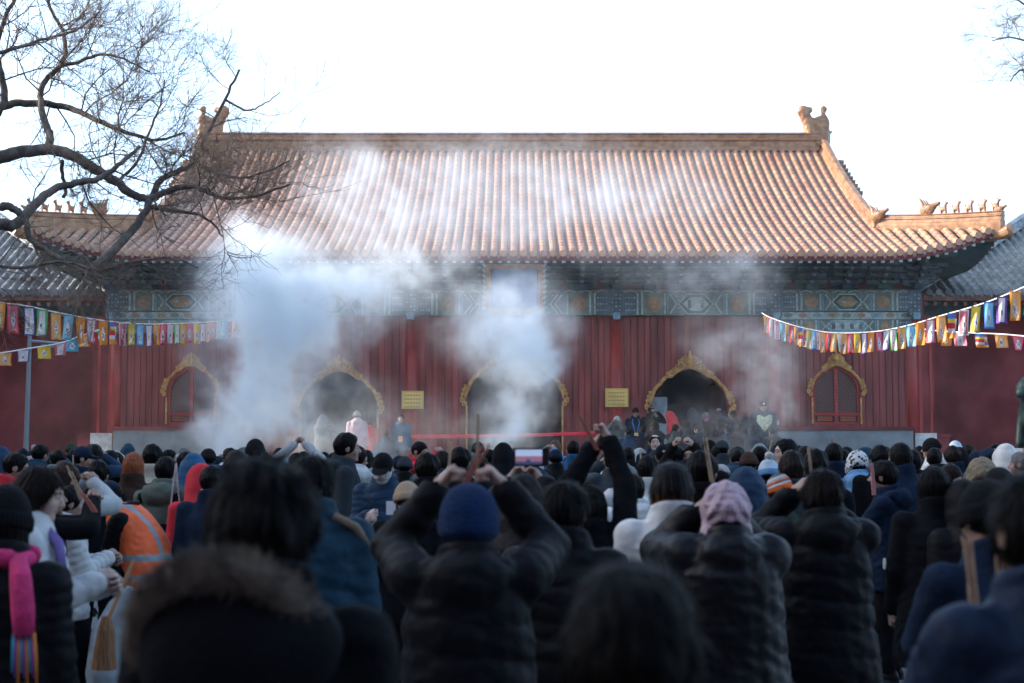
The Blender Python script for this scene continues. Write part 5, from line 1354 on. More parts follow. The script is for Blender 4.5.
def shoe_mesh(s):
    if ('sh', s) in HMESH: return HMESH[('sh', s)]
    def fn(P):
        d = s_cap(P, (s * .105, -.05, .05), (s * .115, .14, .035), .046, .038); d = smin(d, s_cap(P, (s * .105, -.04, .06), (s * .105, -.03, .11), .045, .045), .02)
        sole = np.maximum((np.sqrt(((P[0] - s * .11) / .054) ** 2 + ((P[1] - .045) / .145) ** 2) - 1) * .05, np.abs(P[2] - .014) - .012); return smax(smin(d, sole, .003), .002 - P[2], .001)
    V, Q = sdf_mesh(fn, (s * .11 - .08, -.14, -.01), (s * .11 + .08, .21, .17), .009); C = V[Q].mean(1); mi = (C[:, 2] < .028).astype(int)
    HMESH[('sh', s)] = mesh_from('shoe', V, Q, [SKIN, SKIN], mi); return HMESH[('sh', s)]
# ---- cloth and hair materials
CC = {'blk': (.0050, .0058, .0075), 'blk2': (.0075, .0080, .0095), 'nvy': (.0080, .0160, .0340), 'nvy2': (.014, .034, .066), 'dgr': (.026, .034, .040), 'gry': (.085, .10, .105), 'sage': (.095, .115, .095), 'wht': (.48, .49, .48), 'crm': (.42, .38, .30),
      'teal': (.012, .040, .064), 'red': (.45, .035, .045), 'drk': (.011, .010, .010), 'brn': (.045, .026, .02), 'lbl': (.12, .25, .42), 'blu': (.02, .075, .15), 'tan': (.36, .27, .18), 'pnk': (.46, .35, .39), 'hot': (.70, .10, .30),
      'org': (.62, .13, .03), 'grn': (.03, .05, .035), 'lgy': (.34, .36, .36), 'pur': (.16, .12, .30), 'plum': (.022, .014, .022), 'ppk': (.52, .36, .40), 'wbl': (.40, .50, .58), 'bea': (.008, .022, .065), 'bge': (.22, .18, .125), 'cam': (.16, .20, .20)}
def cloth(c, kind='wool'):
    rough, sheen, coat, bs, bmp = {'wool': (.9, .0, 0, 60, .35), 'puffer': (.62, 0, .0, 22, .35), 'leather': (.48, 0, .0, 26, .2), 'knit': (.95, .04, 0, 110, .6)}[kind]
    return mat('%s_%s_cloth' % (kind, {'blk': 'black', 'blk2': 'soft_black', 'nvy': 'navy'}.get(c, c)), CC[c], rough, var=.18, vscale=5, bump=bmp, bscale=bs, spec=.08 if kind != 'leather' else .16, sheen=sheen, coat=coat)
HC = {'blk': (.0040, .0036, .0038), 'brn': (.026, .013, .009), 'red': (.20, .062, .026), 'dbr': (.012, .0085, .0075), 'gry': (.11, .11, .11), 'lbr': (.09, .055, .035)}
def hairmat(c):
    n = 'hair_' + c
    if n in MATS: return MATS[n]
    if c == 'omb':
        m = bpy.data.materials.new(n); MATS[n] = m; nt, b = nodes(m); tc = nt.nodes.new('ShaderNodeTexCoord'); sp = nt.nodes.new('ShaderNodeSeparateXYZ'); nt.links.new(tc.outputs['Object'], sp.inputs[0])
        nz = nt.nodes.new('ShaderNodeTexNoise'); nz.inputs['Scale'].default_value = 1; mp = nt.nodes.new('ShaderNodeMapping'); mp.inputs['Scale'].default_value = (60, 60, 6); nt.links.new(tc.outputs['Object'], mp.inputs[0]); nt.links.new(mp.outputs[0], nz.inputs['Vector'])
        ad = nt.nodes.new('ShaderNodeMath'); ad.operation = 'MULTIPLY_ADD'; nt.links.new(nz.outputs[0], ad.inputs[0]); ad.inputs[1].default_value = .25; nt.links.new(sp.outputs[2], ad.inputs[2])
        cr = nt.nodes.new('ShaderNodeMapRange'); cr.inputs[1].default_value = .10; cr.inputs[2].default_value = .02; nt.links.new(ad.outputs[0], cr.inputs[0])
        mx = nt.nodes.new('ShaderNodeMix'); mx.data_type = 'RGBA'; mx.inputs[6].default_value = (.012, .010, .010, 1); mx.inputs[7].default_value = (.22, .085, .03, 1); b.inputs['Specular IOR Level'].default_value = .1; mx.inputs[6].default_value = (.006, .005, .005, 1)
        nt.links.new(cr.outputs[0], mx.inputs[0]); nt.links.new(mx.outputs[2], b.inputs['Base Color']); b.inputs['Roughness'].default_value = .42
        bp = nt.nodes.new('ShaderNodeBump'); bp.inputs['Strength'].default_value = .6; bp.inputs['Distance'].default_value = .004; nt.links.new(nz.outputs[0], bp.inputs['Height']); nt.links.new(bp.outputs[0], b.inputs['Normal'])
        return m
    return mat(n, HC[c], .50, var=.25, vscale=1, bump=.6, bscale=1.0, spec=.07, stretch=(55, 55, 7))
def slot(o, i, m):
    o.material_slots[i].link = 'OBJECT'; o.material_slots[i].material = m
PEOPLE = []
def person(px, top, hw, yaw=0, pose='down', coat='wool', col='blk', hair='short', hc='blk', hat=None, hatc=('blk', 'blk', 'blk'), head=(0, 0, 0), lean=0, hem=None, hood=None, label='', group=None,
           ground=0.0, Z=None, fine=False, legs='blk', shoes='blk', skin=0, grip='grip', fat=0.0, hscale=None, mask=None, strands=0, hoodc=None, h=None):
    W = {None: .180}.get(hat, .205)
    if hood in ('up', 'furup'): W = .25
    if hat == 'fluffy': W = .225
    if hair in ('bob', 'long', 'low') and hat is None: W = .205
    Zd = Z if Z else F * W / hw
    T = at(px, top, Zd)
    topoff = {None: .132, 'beanie': .147, 'pom': .18, 'fluffy': .16, 'tall': .172, 'cap': .137, 'smooth': .152, 'bucket': .137, 'trapper': .15, 'fur': .15, 'police': .132}[hat]
    if hood in ('up', 'furup'): topoff = .17
    me, S = body_mesh(pose, lean, *head, fine, grip)
    H = S['head']; sc = (T.z - ground) / (H.z + topoff)
    if h: sc = h
    sc = max(.62, min(1.10, sc))
    o = put('person', me); slot(o, 0, SKIN2 if skin else SKIN)
    ya = R(yaw); off = rotz(ya) @ Vector((H.x, H.y, 0)) * sc
    o.location = (T.x - off.x, T.y - off.y, ground); o.rotation_euler = (0, 0, ya); o.scale = (sc, sc, sc)
    if hem is None: hem = {'wool': .72, 'puffer': .74, 'bigpuffer': .74, 'longpuffer': .32, 'leather': .66, 'vest': .8}[coat]
    c = put('coat', coat_mesh(pose, lean, coat, hem, hood, fine, fat, S, head[1], head[0]), o)
    slot(c, 0, cloth(col, {'wool': 'wool', 'leather': 'leather'}.get(coat, 'puffer')))
    t = put('trousers', trousers_mesh(), o); slot(t, 0, cloth(legs, 'wool'))
    for s in (-1, 1):
        k = put('shoe', shoe_mesh(s), o); slot(k, 0, cloth(shoes, 'leather')); slot(k, 1, cloth('wht' if shoes != 'blk' else 'dgr', 'wool'))
    HM = Matrix.Translation(H) @ S['Rh']
    if hair:
        hv_ = (random.uniform(.95, 1.08), random.uniform(.95, 1.06), random.uniform(.95, 1.09)) if not fine else (1, 1, 1)
        hh = put('hair', hair_mesh(hair, fine, strands, int(px)), o, HM @ Matrix.Diagonal((*hv_, 1)) if not hat else HM @ Matrix.Diagonal((.97, .95, .93, 1))); slot(hh, 0, hairmat(hc))
    if hat:
        q = put({'cap': 'cap', 'police': 'peaked_cap', 'bucket': 'sun_hat', 'trapper': 'fur_hat', 'fur': 'fur_hat'}.get(hat, 'beanie'), hat_mesh(hat, fine), o, HM)
        for i in range(3): slot(q, i, cloth(hatc[min(i, len(hatc) - 1)], 'knit'))
    if mask:
        def fm(q): return np.maximum(np.abs(head_sdf(q, False) - .007) - .003, np.maximum(np.maximum(q[2] + .015, -.105 - q[2]), .0 - q[1]))
        if 'mask' not in HMESH: HMESH['mask'] = mesh_from('face_mask', *sdf_mesh(fm, (-.09, -.02, -.13), (.09, .14, .02), .0055), [SKIN])
        q = put('face_mask', HMESH['mask'], o, HM); slot(q, 0, cloth(mask, 'wool'))
    tag(o, label, 'person', group or 'worshippers crowding before the hall')
    PEOPLE.append(o); o['_px'] = float(px); del o['_px']
    return o, S, HM
def child(parent, name, mb, m, smooth=True, M=None):
    o = mb.build(name, m, parent, smooth=smooth)
    if M is not None: o.matrix_local = M
    return o
def incense(x0, y0, x1, y1, Y, label, n=1, r=.0035, c=(.30, .13, .08), spread=.012, tip=None, group='sticks of incense held by the crowd'):
    a, b = at(x0, y0, Y), at(x1, y1, Y); root = empty('incense_sticks' if n > 1 else 'incense_stick', a, label=label, cat='incense', group=group)
    m_ = mat('incense_%d' % int(c[0] * 1000), c, .8, var=.15, vscale=20)
    for k in range(n):
        d = Vector((random.uniform(-1, 1), random.uniform(-1, 1), random.uniform(-1, 1))) * spread if k else Vector()
        d0 = Vector(((k % 4 - 1.5), (k // 4), 0)) * r * 2.1 if n > 1 else Vector()
        m = MB(); m.tube([d0, (b - a) * .3 + d0 + d * .1, (b - a) + d0 + d * 1.5], [r, r, r * .9], 6); m.build('stick', m_, root)
    return root
# ---------------------------------------------------------------- who stands where
pp = person
# --- on the platform
o, S, H_ = pp(635.5, 407.5, 8, 180, 'down', 'wool', 'nvy', hat='cap', hatc=('blk',), ground=ZP, Z=35.2, hem=.45, label='guard in dark coat and black cap with blue lanyard and yellow badge')
m = MB()
for s in (-1, 1): m.tube([(s * .075, .07, 1.46), (s * .09, .155, 1.38), (s * .02, .185, 1.12)], .012, 5)
child(o, 'lanyard', m, mat('lanyard_blue', (.04, .25, .65), .6)); m = MB(); m.box(-.05, .05, .185, .20, .98, 1.12); child(o, 'badge', m, mat('badge_yellow', (.75, .55, .12), .5), False)
o, S, H_ = pp(401, 414, 8, 180, 'down', 'puffer', 'blu', hair='short', ground=ZP, Z=35.2, label='man in dark blue coat with orange badge below the smoky left brass plaque')
m = MB(); m.box(-.06, .06, .19, .205, .98, 1.14); child(o, 'badge', m, mat('badge_orange', (.75, .40, .2), .5), False)
pp(617, 416, 9, 165, 'camera', 'wool', 'gry', hem=.8, hood='down', hat='fur', hatc=('lgy',), ground=ZP, Z=34.9, label='person in grey fur hat and pale patterned coat holding up a camera')
pp(651.5, 406.5, 8, 200, 'camera', 'wool', 'blk', hair='bald', ground=ZP, Z=35, label='balding man in black coat raising a white phone beside the doorway')
pp(669, 411, 10, 70, 'down', 'wool', 'red', hair='short', hood='up', ground=ZP, Z=34.6, hem=.35, lean=12, label='person bending in bright red hooded coat')
pp(692, 408, 10, 0, 'down', 'puffer', 'dgr', hood='up', hair=None, ground=ZP, Z=34.7, label='person in grey rimmed dark hood entering the right doorway')
pp(706, 412, 8, 175, 'down', 'wool', 'blk', hat='beanie', hatc=('gry',), mask='hot', ground=ZP, Z=34.9, label='person with grey beanie and bright pink face mask')
pp(720, 421, 11, 0, 'down', 'puffer', 'plum', hat='cap', hatc=('blk', 'wht'), ground=ZP - .3, Z=33.8, label='person in plum dark coat and black cap with white marking')
pp(733, 411, 9, 60, 'phone', 'puffer', 'nvy', hair='short', ground=ZP, Z=34.6, label='person in navy coat lifting a hand beside the right door frame')
pp(745, 416, 10, 20, 'down', 'puffer', 'blk', hood='up', hair=None, ground=ZP, Z=34.3, label='person in black hooded coat just left of the police officer')
o, S, H_ = pp(763, 401, 11, 178, 'down', 'bigpuffer', 'nvy2', hat='police', hatc=('nvy',), ground=ZP, Z=33.6, label='police officer in navy jacket with pale yellow reflective yoke', fat=.03)
m = MB(); m.prism([(-.17, 1.42), (-.10, 1.44), (0, 1.38), (.10, 1.44), (.17, 1.42), (.17, 1.28), (.0, 1.06), (-.17, 1.28)][::-1], .215, .23)
child(o, 'reflective_yoke', m, mat('reflective_yellow', (.42, .46, .30), .5, var=.4, vscale=14), False); m = MB(); m.disc(0, .07, .022, .112, .122); child(o, 'cap_badge', m, mat('silver_badge', (.75, .76, .78), .35, .5), False, H_)
m = MB(); m.box(-.345, -.30, .0, .06, 1.22, 1.32); child(o, 'arm_patch', m, WHT, False)
pp(357, 410.5, 8, 10, 'down', 'puffer', 'ppk', hood='down', hat='beanie', hatc=('cam',), ground=ZP, Z=35.3, label='person in pale pink coat and grey green beanie in the left doorway')
pp(372, 419, 9, -20, 'down', 'wool', 'red', hair='short', ground=ZP, Z=36.2, hem=.5, label='person in red coat half hidden behind the pale pink coat')
pp(323, 415, 9, -30, 'camera', 'puffer', 'gry', hood='up', hair=None, ground=ZP, Z=34.6, label='person in grey hooded coat with raised hands in the smoky left doorway')
pp(386, 430, 10, 0, 'down', 'wool', 'nvy2', hair='short', ground=ZP - .3, Z=34, label='dark blue figure low beside the left doorway')
for k_, (a_, b_, c_, d_, e_, l_) in enumerate([(643, 425, 'nvy', 'short', 0, 'dark haired person on the steps below the guard'), (654, 422, 'blk', 'thick', 20, 'thick haired person on the steps behind the pale balding man'), (676, 424, 'dgr', 'short', -20, 'person in charcoal coat on the steps under the red hooded coat'),
    (686, 420, 'blk', 'bob', 0, 'bobbed dark head on the steps below the grey rimmed hood'), (698, 425, 'nvy', 'short', 30, 'dark head on the steps left under the pink mask'), (713, 428, 'blk', 'thick', 0, 'thick dark head just below the white marked cap'), (728, 425, 'nvy2', 'short', 10, 'navy jacketed person on the steps below the lifted hand'),
    (739, 424, 'blk', 'short', -30, 'black coated person on the steps right of the navy jacket'), (752, 425, 'nvy', 'bob', 0, 'dark bobbed person on the steps touching the police officer'), (772, 427, 'dgr', 'short', 15, 'dark head at the elbow of the police officer'), (628, 428, 'nvy2', 'short', 0, 'dark head on the steps between camera holder and guard')]):
    pp(a_, b_, 10, e_, ('down', 'pray', 'camera')[k_ % 3], ('wool', 'puffer')[k_ % 2], c_, hair=d_, hood='down' if k_ % 2 else None, ground=ZP - .33, Z=33.2 - .2 * (k_ % 3), head=((0, 0, 0), (25, 10, 0), (-25, 8, 0))[k_ % 3], label=l_)
# --- left part of the crowd, far to near
pp(34, 447.5, 16, 20, coat='wool', col='nvy', hat='pom', hatc=('nvy', 'ppk', 'pnk'), label='person in navy and pink bobble beanie near the grey lamp post')
pp(46, 457, 13, 165, coat='wool', col='blk', hair='bob', hc='brn', skin=1, label='pale faced woman looking back beside the bobble beanie')
pp(17, 453, 22, -75, coat='wool', col='red', hair='short', head=(0, 12, 0), label='man in profile wearing a red coat')
pp(1, 447, 26, 0, coat='puffer', col='nvy2', hood='up', hair=None, label='person in grey blue raised hood at the edge of the crowd')
pp(15, 474, 19, 0, coat='wool', col='blk', hair='bun', label='black haired head with bun behind the black knitted cap')
pp(65, 463, 27, -25, 'fore', coat='wool', col='lgy', hood='down', hair='thick', hc='brn', head=(0, 25, 0), label='brown haired person bowing in pale grey hooded coat')
o, S, H_ = pp(84, 446, 20, -80, 'pray', coat='wool', col='nvy', hat='cap', hatc=('nvy',), label='tall man in navy cap seen in profile before the white pier foot')
pp(99, 463, 27, 0, Z=11.8, h=.92, coat='wool', col='blk', hair='thick', label='round black haired head between the incense smoke holder and orange vest')
pp(72, 443, 12, 0, coat='wool', col='blk', hat='beanie', hatc=('grn',), label='small green beanie against the dark red wall')
pp(92, 443.5, 14, 0, coat='wool', col='nvy', label='navy collared head close behind the navy cap')
pp(117, 452, 17, 15, coat='wool', col='crm', hair='long', label='long black haired woman in white ear muffs')
e = PEOPLE[-1]; m = MB()
for s in (-1, 1): m.tube([(s * .085, -.01, 1.60), (s * .125, -.01, 1.60)], [.05, .045], 10)
m.tube([(-.10, -.01, 1.62), (-.085, -.01, 1.70), (0, -.01, 1.765), (.085, -.01, 1.70), (.10, -.01, 1.62)], .01, 6); child(e, 'ear_muffs', m, cloth('wht', 'knit'))
pp(134, 452, 24, 0, coat='wool', col='brn', hair='long', hc='red', fine=True, label='woman with very long copper coloured hair seen from behind')
pp(153, 446.5, 27, 0, Z=13.5, h=.99, coat='wool', col='crm', hair='thick', label='thick black haired person in cream coat beside the copper hair')
pp(167, 456, 25, -12, 'pocket', Z=10.9, coat='wool', col='sage', hood='down', hair='short', fine=True, label='man in sage green jacket with black backpack straps')
sage = PEOPLE[-1]; m = MB()
for s in (-1, 1): m.tube([(s * .13, -.165, 1.05), (s * .16, -.185, 1.25), (s * .15, -.12, 1.44), (s * .13, .05, 1.46), (s * .14, .17, 1.3)], .024, 6)
m.box(-.13, .13, -.27, -.175, .92, 1.22); child(sage, 'backpack', m, cloth('blk', 'wool'), False)
pp(181.5, 453.5, 15, -30, coat='wool', col='blk', hat='cap', hatc=('wht',), label='person in white cap and black coat next to the sage jacket')
pp(185, 447.5, 13, -20, coat='wool', col='drk', hair='short', hc='gry', label='grey haired person behind the white cap')
pp(194, 454, 28, 0, coat='puffer', col='blu', hood='up', hair=None, label='person in wide bright blue hood')
pp(201, 461, 20, 20, coat='wool', col='red', hood='up', hair=None, Z=10.5, h=.9, label='child in red hood in front of the wide blue hood')
pp(213, 465, 22, 0, Z=9.9, coat='wool', col='nvy', hair='thick', label='black haired person in navy coat below the red hood')
pp(237, 450, 29, -10, coat='puffer', col='lgy', hood='down', hair='bob', hc='dbr', label='dark brown haired person in silvery white puffer jacket')
pp(255.5, 438.5, 19, 0, coat='wool', col='blk', hood='down', hat='beanie', hatc=('blk',), label='black knitted beanie standing out against the white smoke')
pp(281, 453.5, 18, 0, coat='wool', col='nvy', hat='cap', hatc=('wbl', 'blu'), label='person in blue and white cap above the nearest head')
pp(297, 453, 20, 0, 'up', coat='wool', col='lgy', hair='short', Z=15, label='worshipper raising joined hands above the blue and white cap')
pp(348, 433.5, 20, -80, coat='wool', col='dgr', hood='down', hair='short', label='tall man in profile with receding short hair before the left doorway')
pp(358.5, 445, 19, -15, coat='wool', col='wht', hood='down', hair='short', label='black haired man in white hooded coat')
o, S, H_ = pp(335, 452, 22, 0, coat='puffer', col='blk2', hair='low', hat='cap', hatc=('blk',), fine=True, label='long haired person in black cap with pink emblem')
m = MB(); m.disc(0, .062, .022, -.124, -.116, 0, 6); m.disc(.014, .07, .014, -.125, -.117, 0, 6); child(o, 'cap_emblem', m, mat('emblem_pink', (.75, .35, .38), .6), False, H_)
pp(373, 450.5, 14, 0, coat='wool', col='nvy', hat='cap', hatc=('lgy',), label='pale cap just behind the masked man')
o, S, H_ = pp(383, 452.5, 25, 172, 'phonelow', coat='puffer', col='nvy2', hair='short', hat='cap', hatc=('blk',), head=(0, 22, 0), mask='wht', fine=True, skin=1, legs='lgy', shoes='gry', hem=.8, label='man in white face mask and black cap looking down at his phone')
mm_ = o
pp(405, 456, 18, 0, coat='puffer', col='blk', hat='beanie', hatc=('dgr',), label='dark beanie close beside the masked man')
pp(420, 441, 15, -120, 'fore', coat='wool', col='red', hair='short', head=(0, 15, 0), label='man with red collar facing sideways before the red tape')
pp(427.5, 453.5, 24, 0, coat='wool', col='blk', hair='thick', label='black haired person below the man with red collar')
pp(407, 487, 24, 10, coat='wool', col='blk', hat='beanie', hatc=('tan',), Z=9.2, h=.86, label='short person in tan knitted beanie')
pp(440, 452, 17, 0, coat='wool', col='blu', hair='short', label='dark haired person in blue coat left of the smooth round head')
pp(460, 446.5, 21, 0, coat='wool', col='blk', hair='thick', label='smooth round black haired head in front of the red tape')
pp(478, 441.5, 13, 0, coat='wool', col='gry', hat='beanie', hatc=('dgr',), label='small dark hat in front of the middle smoke column')
pp(503, 442.5, 21, 0, coat='wool', col='blk', hood='up', hair=None, label='person in black raised hood with white drawstrings')
pp(489, 449, 14, 20, coat='wool', col='nvy', label='dark head between the small dark hat and the black hood')
# --- centre and right, far
pp(555, 440, 13, 150, 'camera', coat='wool', col='lbl', hair='bob', hc='lbr', label='brown haired person in light blue jacket beside the phone')
pp(573, 441, 13, 0, coat='wool', col='blu', label='dark head in blue jacket before the end of the red tape')
pp(588, 440.5, 14, 0, coat='wool', col='nvy', label='dark head just left of the clasped raised hands')
pp(612, 450, 18, 10, 'fore', coat='puffer', col='dgr', label='person in black jacket right of the clasped hands')
pp(628, 447, 15, 0, coat='wool', col='drk', hair='bob', label='dark bobbed head under the person with camera')
pp(655, 433.5, 12, 178, coat='wool', col='nvy', hair='bald', skin=1, label='pale balding man facing the camera from the steps')
o, S, H_ = pp(663, 444, 19, 0, coat='puffer', col='cam', hair='short', hat='cap', hatc=('blk',), label='black cap with small white sign above grey padded jacket')
m = MB(); m.box(-.02, .02, -.123, -.115, .05, .07); child(o, 'cap_patch', m, WHT, False, H_)
pp(675, 445, 17, 0, coat='wool', col='nvy', hair='short', label='dark head between the two black caps on the steps')
pp(690, 444, 17, 160, 'phone', coat='wool', col='drk', hair='short', label='person lifting a pale phone under the right doorway')
pp(709, 440, 16, 0, coat='wool', col='blk', hood='up', hair=None, label='black hood under the pink mask')
pp(722, 440, 15, 0, coat='puffer', col='dgr', hat='cap', hatc=('dgr', 'wht'), label='dark grey cap with pale edge below the plum coat')
pp(737, 446, 15, 10, coat='wool', col='org', hair='short', label='person with a patch of orange coat')
pp(748.5, 451.5, 20, 0, coat='wool', col='drk', hat='beanie', hatc=('brn',), label='brown knitted beanie below the police officer')
pp(761, 446, 15, -60, coat='wool', col='blk', label='short haired man in profile left of the bespectacled man')
pp(721, 464, 22, 0, coat='wool', col='dgr', hat='beanie', hatc=('lgy', 'gry'), label='pale grey ribbed beanie above the fluffy pink hat')
pp(768.5, 456, 24, 0, coat='wool', col='nvy', hat='pom', hatc=('wbl', 'lbl', 'wht'), fine=True, label='white and blue patterned bobble hat')
pp(785, 438.5, 19, 95, coat='wool', col='gry', hair='short', skin=1, fine=True, label='man with glasses in profile before the grey dado wall')
o = PEOPLE[-1]; m = MB(); Hh = Matrix.Translation(Vector((0, .025, 1.618)))
for s in (-1, 1): m.tube([(s * .031 + .02 * math.cos(a), .112, .010 + .016 * math.sin(a)) for a in [2 * PI * k / 10 for k in range(11)]], .002, 4); m.tube([(s * .05, .11, .012), (s * .08, .02, .012)], .002, 4)
child(o, 'glasses', m, mat('glasses_black', (.02, .02, .02), .3), True, Hh)
pp(791, 452, 27, 0, coat='wool', col='dgr', hair='thick', hc='dbr', label='dark brown head below the man with glasses')
pp(779, 473, 31, 8, coat='puffer', col='grn', hat='beanie', hatc=('org', 'org', 'lgy'), fine=True, label='orange white and grey striped knitted beanie')
strp = PEOPLE[-1]; q = [c for c in strp.children if c.name.startswith('beanie')][0]; me = q.data.copy(); q.data = me
me.materials.append(SKIN); me.materials.append(SKIN)
for i, cc in enumerate(('org', 'gry', 'wht', 'org', 'lgy')): slot(q, i, cloth(cc, 'knit'))
for p in me.polygons: c = p.center; t = c.z + .25 * c.y - .9 * c.x * .35; p.material_index = 0 if t < .045 else (2 if t < .062 else (1 if t < .075 else (3 if t < .088 else (4 if t < .105 else (2 if t < .12 else 1)))))
pp(745, 468, 44, 0, coat='puffer', col='nvy2', hood='up', hair=None, fine=True, label='navy raised hood with dark fuzzy collar behind the pink hat')
pp(805, 446, 20, 0, 'fore', coat='wool', col='nvy', label='dark head raising a hand before the grey dado wall')
pp(815, 450, 26, 0, coat='wool', col='blk', hair='thick', label='large black haired head under the zebra patterned hairband')
pp(833, 443, 18, 0, 'fore', coat='wool', col='nvy', hair='short', label='worshipper with hands joined high before the grey dado wall')
pp(846, 446, 14, 0, coat='wool', col='blk', label='small dark head between the joined hands and spotted hat')
pp(857, 449, 21, 0, coat='puffer', col='lbl', hood='down', hat='fur', hatc=('lgy',), fine=True, h=.95, label='person in light blue padded coat and black spotted fur hat')
spot = [c for c in PEOPLE[-1].children if c.name.startswith('fur_hat')][0]
m_ = bpy.data.materials.new('spotted_fur'); MATS['spotted_fur'] = m_; nt, b = nodes(m_); v = nt.nodes.new('ShaderNodeTexVoronoi'); v.inputs['Scale'].default_value = 26; tc = nt.nodes.new('ShaderNodeTexCoord'); nt.links.new(tc.outputs['Object'], v.inputs['Vector'])
cr = nt.nodes.new('ShaderNodeValToRGB'); cr.color_ramp.interpolation = 'CONSTANT'; cr.color_ramp.elements[0].color = (.012, .012, .015, 1); cr.color_ramp.elements[1].position = .42; cr.color_ramp.elements[1].color = (.5, .5, .5, 1); nt.links.new(v.outputs[0], cr.inputs[0]); nt.links.new(cr.outputs[0], b.inputs['Base Color'])
slot(spot, 0, m_)
pp(866, 455, 15, 0, coat='wool', col='nvy', hat='beanie', hatc=('hot',), label='bright pink beanie next to the spotted hat')
pp(874, 458, 21, 0, coat='puffer', col='nvy2', hat='beanie', hatc=('cam',), label='grey green woollen hat behind the pink beanie')
pp(864, 447, 17, 0, coat='wool', col='nvy', hat='beanie', hatc=('teal',), label='dark teal beanie before the end of the grey dado wall')
pp(880, 444.5, 20, 0, coat='wool', col='blk', hair='thick', label='black haired head left of the tall dark haired woman')
pp(899, 442.5, 24, 30, coat='wool', col='nvy', hair='bob', label='tall dark bobbed woman looking left before the corner pier')
pp(912, 450, 20, 0, coat='wool', col='blk', hood='down', label='dark head right below the corner pier')
pp(919, 446, 12, 0, coat='wool', col='dgr', label='small dark head left of the white coated man')
pp(882, 461, 24, 65, 'pray', coat='wool', col='nvy', hood='down', hair='thick', fine=True, label='man in profile holding a pink incense stick upright')
pp(930.5, 437.5, 16, 70, coat='puffer', col='wht', hood='down', hat='beanie', hatc=('blk',), label='man in black beanie and bright white padded coat')
pp(955, 440.5, 13, 0, coat='wool', col='gry', hat='beanie', hatc=('wbl',), label='pale blue beanie against the plain red wall')
pp(958, 447, 21, 0, coat='wool', col='blk', hood='up', hair=None, label='tall black hood before the plain red wall')
pp(967, 446, 12, 0, coat='wool', col='wht', hair='short', label='person with white shoulders between black hood and masked man')
pp(976, 450, 16, 0, coat='wool', col='nvy', hat='beanie', hatc=('nvy',), label='navy beanie above the tan furry hood')
pp(988, 452, 14, 0, coat='wool', col='blk', label='dark head just behind the tan furry hood')
pp(995, 443, 15, 150, coat='wool', col='dgr', hair='short', mask='wht', label='dark haired man in white mask facing the camera')
pp(1005, 444.5, 26, 0, coat='puffer', col='wht', hood='up', hair=None, label='person in big white furry hood')
pp(1008, 452, 18, 0, coat='wool', col='drk', hair='long', hc='brn', label='long brown hair in front of the white furry hood')
pp(1020, 451, 20, 60, coat='wool', col='gry', hair='short', hc='gry', label='grey haired man in profile below the bronze lion')
pp(981, 457, 28, 0, coat='puffer', col='bge', hat='trapper', hatc=('bge',), label='tan furry hat beside the grey beanie')
pp(974, 467, 27, 10, coat='puffer', col='dgr', hat='beanie', hatc=('gry',), label='smooth grey beanie in the packed right half of the crowd')
pp(950, 464, 23, -140, coat='wool', col='blk', hair='cropped', hc='dbr', head=(0, 28, 0), label='man with thinning hair bowing his face')
pp(999, 467, 34, 150, coat='wool', col='blk', hat='beanie', hatc=('drk',), head=(0, 25, 0), label='person in flat black hat looking down beside the grey haired man')
# --- middle distance
pp(49, 477, 24, -72, 'fore', coat='wool', col='blk', hair='thick', Z=8.2, label='person in black coat raising folded hands with incense')
bh = PEOPLE[-1]
pp(70, 486, 22, -60, 'phonelow', coat='puffer', col='wht', hair='thick', hem=.78, Z=9.0, fine=True, label='black haired woman in short white puffer jacket and black skirt')
sk = PEOPLE[-1]; m = MB(); m.tube([(0, 0, .92), (0, 0, .6), (0, 0, .22)], [.17, .21, .25], 24); child(sk, 'skirt', m, cloth('blk', 'wool'))
o, S, H_ = pp(110, 480.5, 27, 84, 'sweep', Z=9.9, coat='puffer', col='blk', hair='short', hat='cap', hatc=('nvy',), lean=26, head=(0, 22, 0), fine=True, legs='blu', label='street cleaner in orange safety vest bending forward')
cl_ = o
v = put('safety_vest', coat_mesh('sweep', 26, 'vest', .86, None, True, .018, S), o); slot(v, 0, mat('safety_orange', (.85, .13, .03), .6, var=.1, vscale=6, bump=.3, bscale=18))
me = v.data; me.materials.append(SKIN); slot(v, 1, mat('reflective_grey', (.26, .29, .30), .5))
k_ = S['k']
for p in me.polygons:
    c = p.center
    if abs(c.z - 1.10) < .028: p.material_index = 1
    if abs(c.z - .95) < .024: p.material_index = 1
    if c.z > 1.12 and abs(abs(c.x) - .11) < .022: p.material_index = 1
o, S, H_ = pp(590, 484, 30, -4, 'high', coat='wool', col='blk', hair='long', fine=True, Z=7.0, label='long haired woman in black lifting clasped hands high above her head')
pp(566, 481, 50, -18, 'pray', coat='puffer', col='blk', hair='short', fine=True, strands=4000, Z=5.4, label='short haired person in black between navy beanie and long haired woman')
pp(648, 455, 23, -8, coat='puffer', col='wht', hair='short', fine=True, Z=10.8, label='short black haired man with navy collar and white coat')
m = MB(); m.tube([(.075 * math.cos(a), -.01 + .08 * math.sin(a), 1.505) for a in [2 * PI * k / 16 for k in range(17)]], .022, 8); child(PEOPLE[-1], 'collar', m, cloth('nvy2', 'wool'))
pp(632, 474, 27, 12, 'fore', coat='bigpuffer', col='wht', hood='down', hair='short', fine=True, Z=9.2, label='dark haired person in white padded jacket left of the bobbed woman')
o, S, H_ = pp(671, 462, 50, 0, 'pocket', coat='bigpuffer', col='wht', hair='bob', hc='omb', fine=True, Z=6.4, strands=5000, label='woman with dark to copper bobbed hair in creamy white puffer')
cd = bpy.data.curves.new('lettering', 'FONT'); cd.body = 'EX'; cd.size = .10; cd.extrude = .004; cd.space_character = 1.5
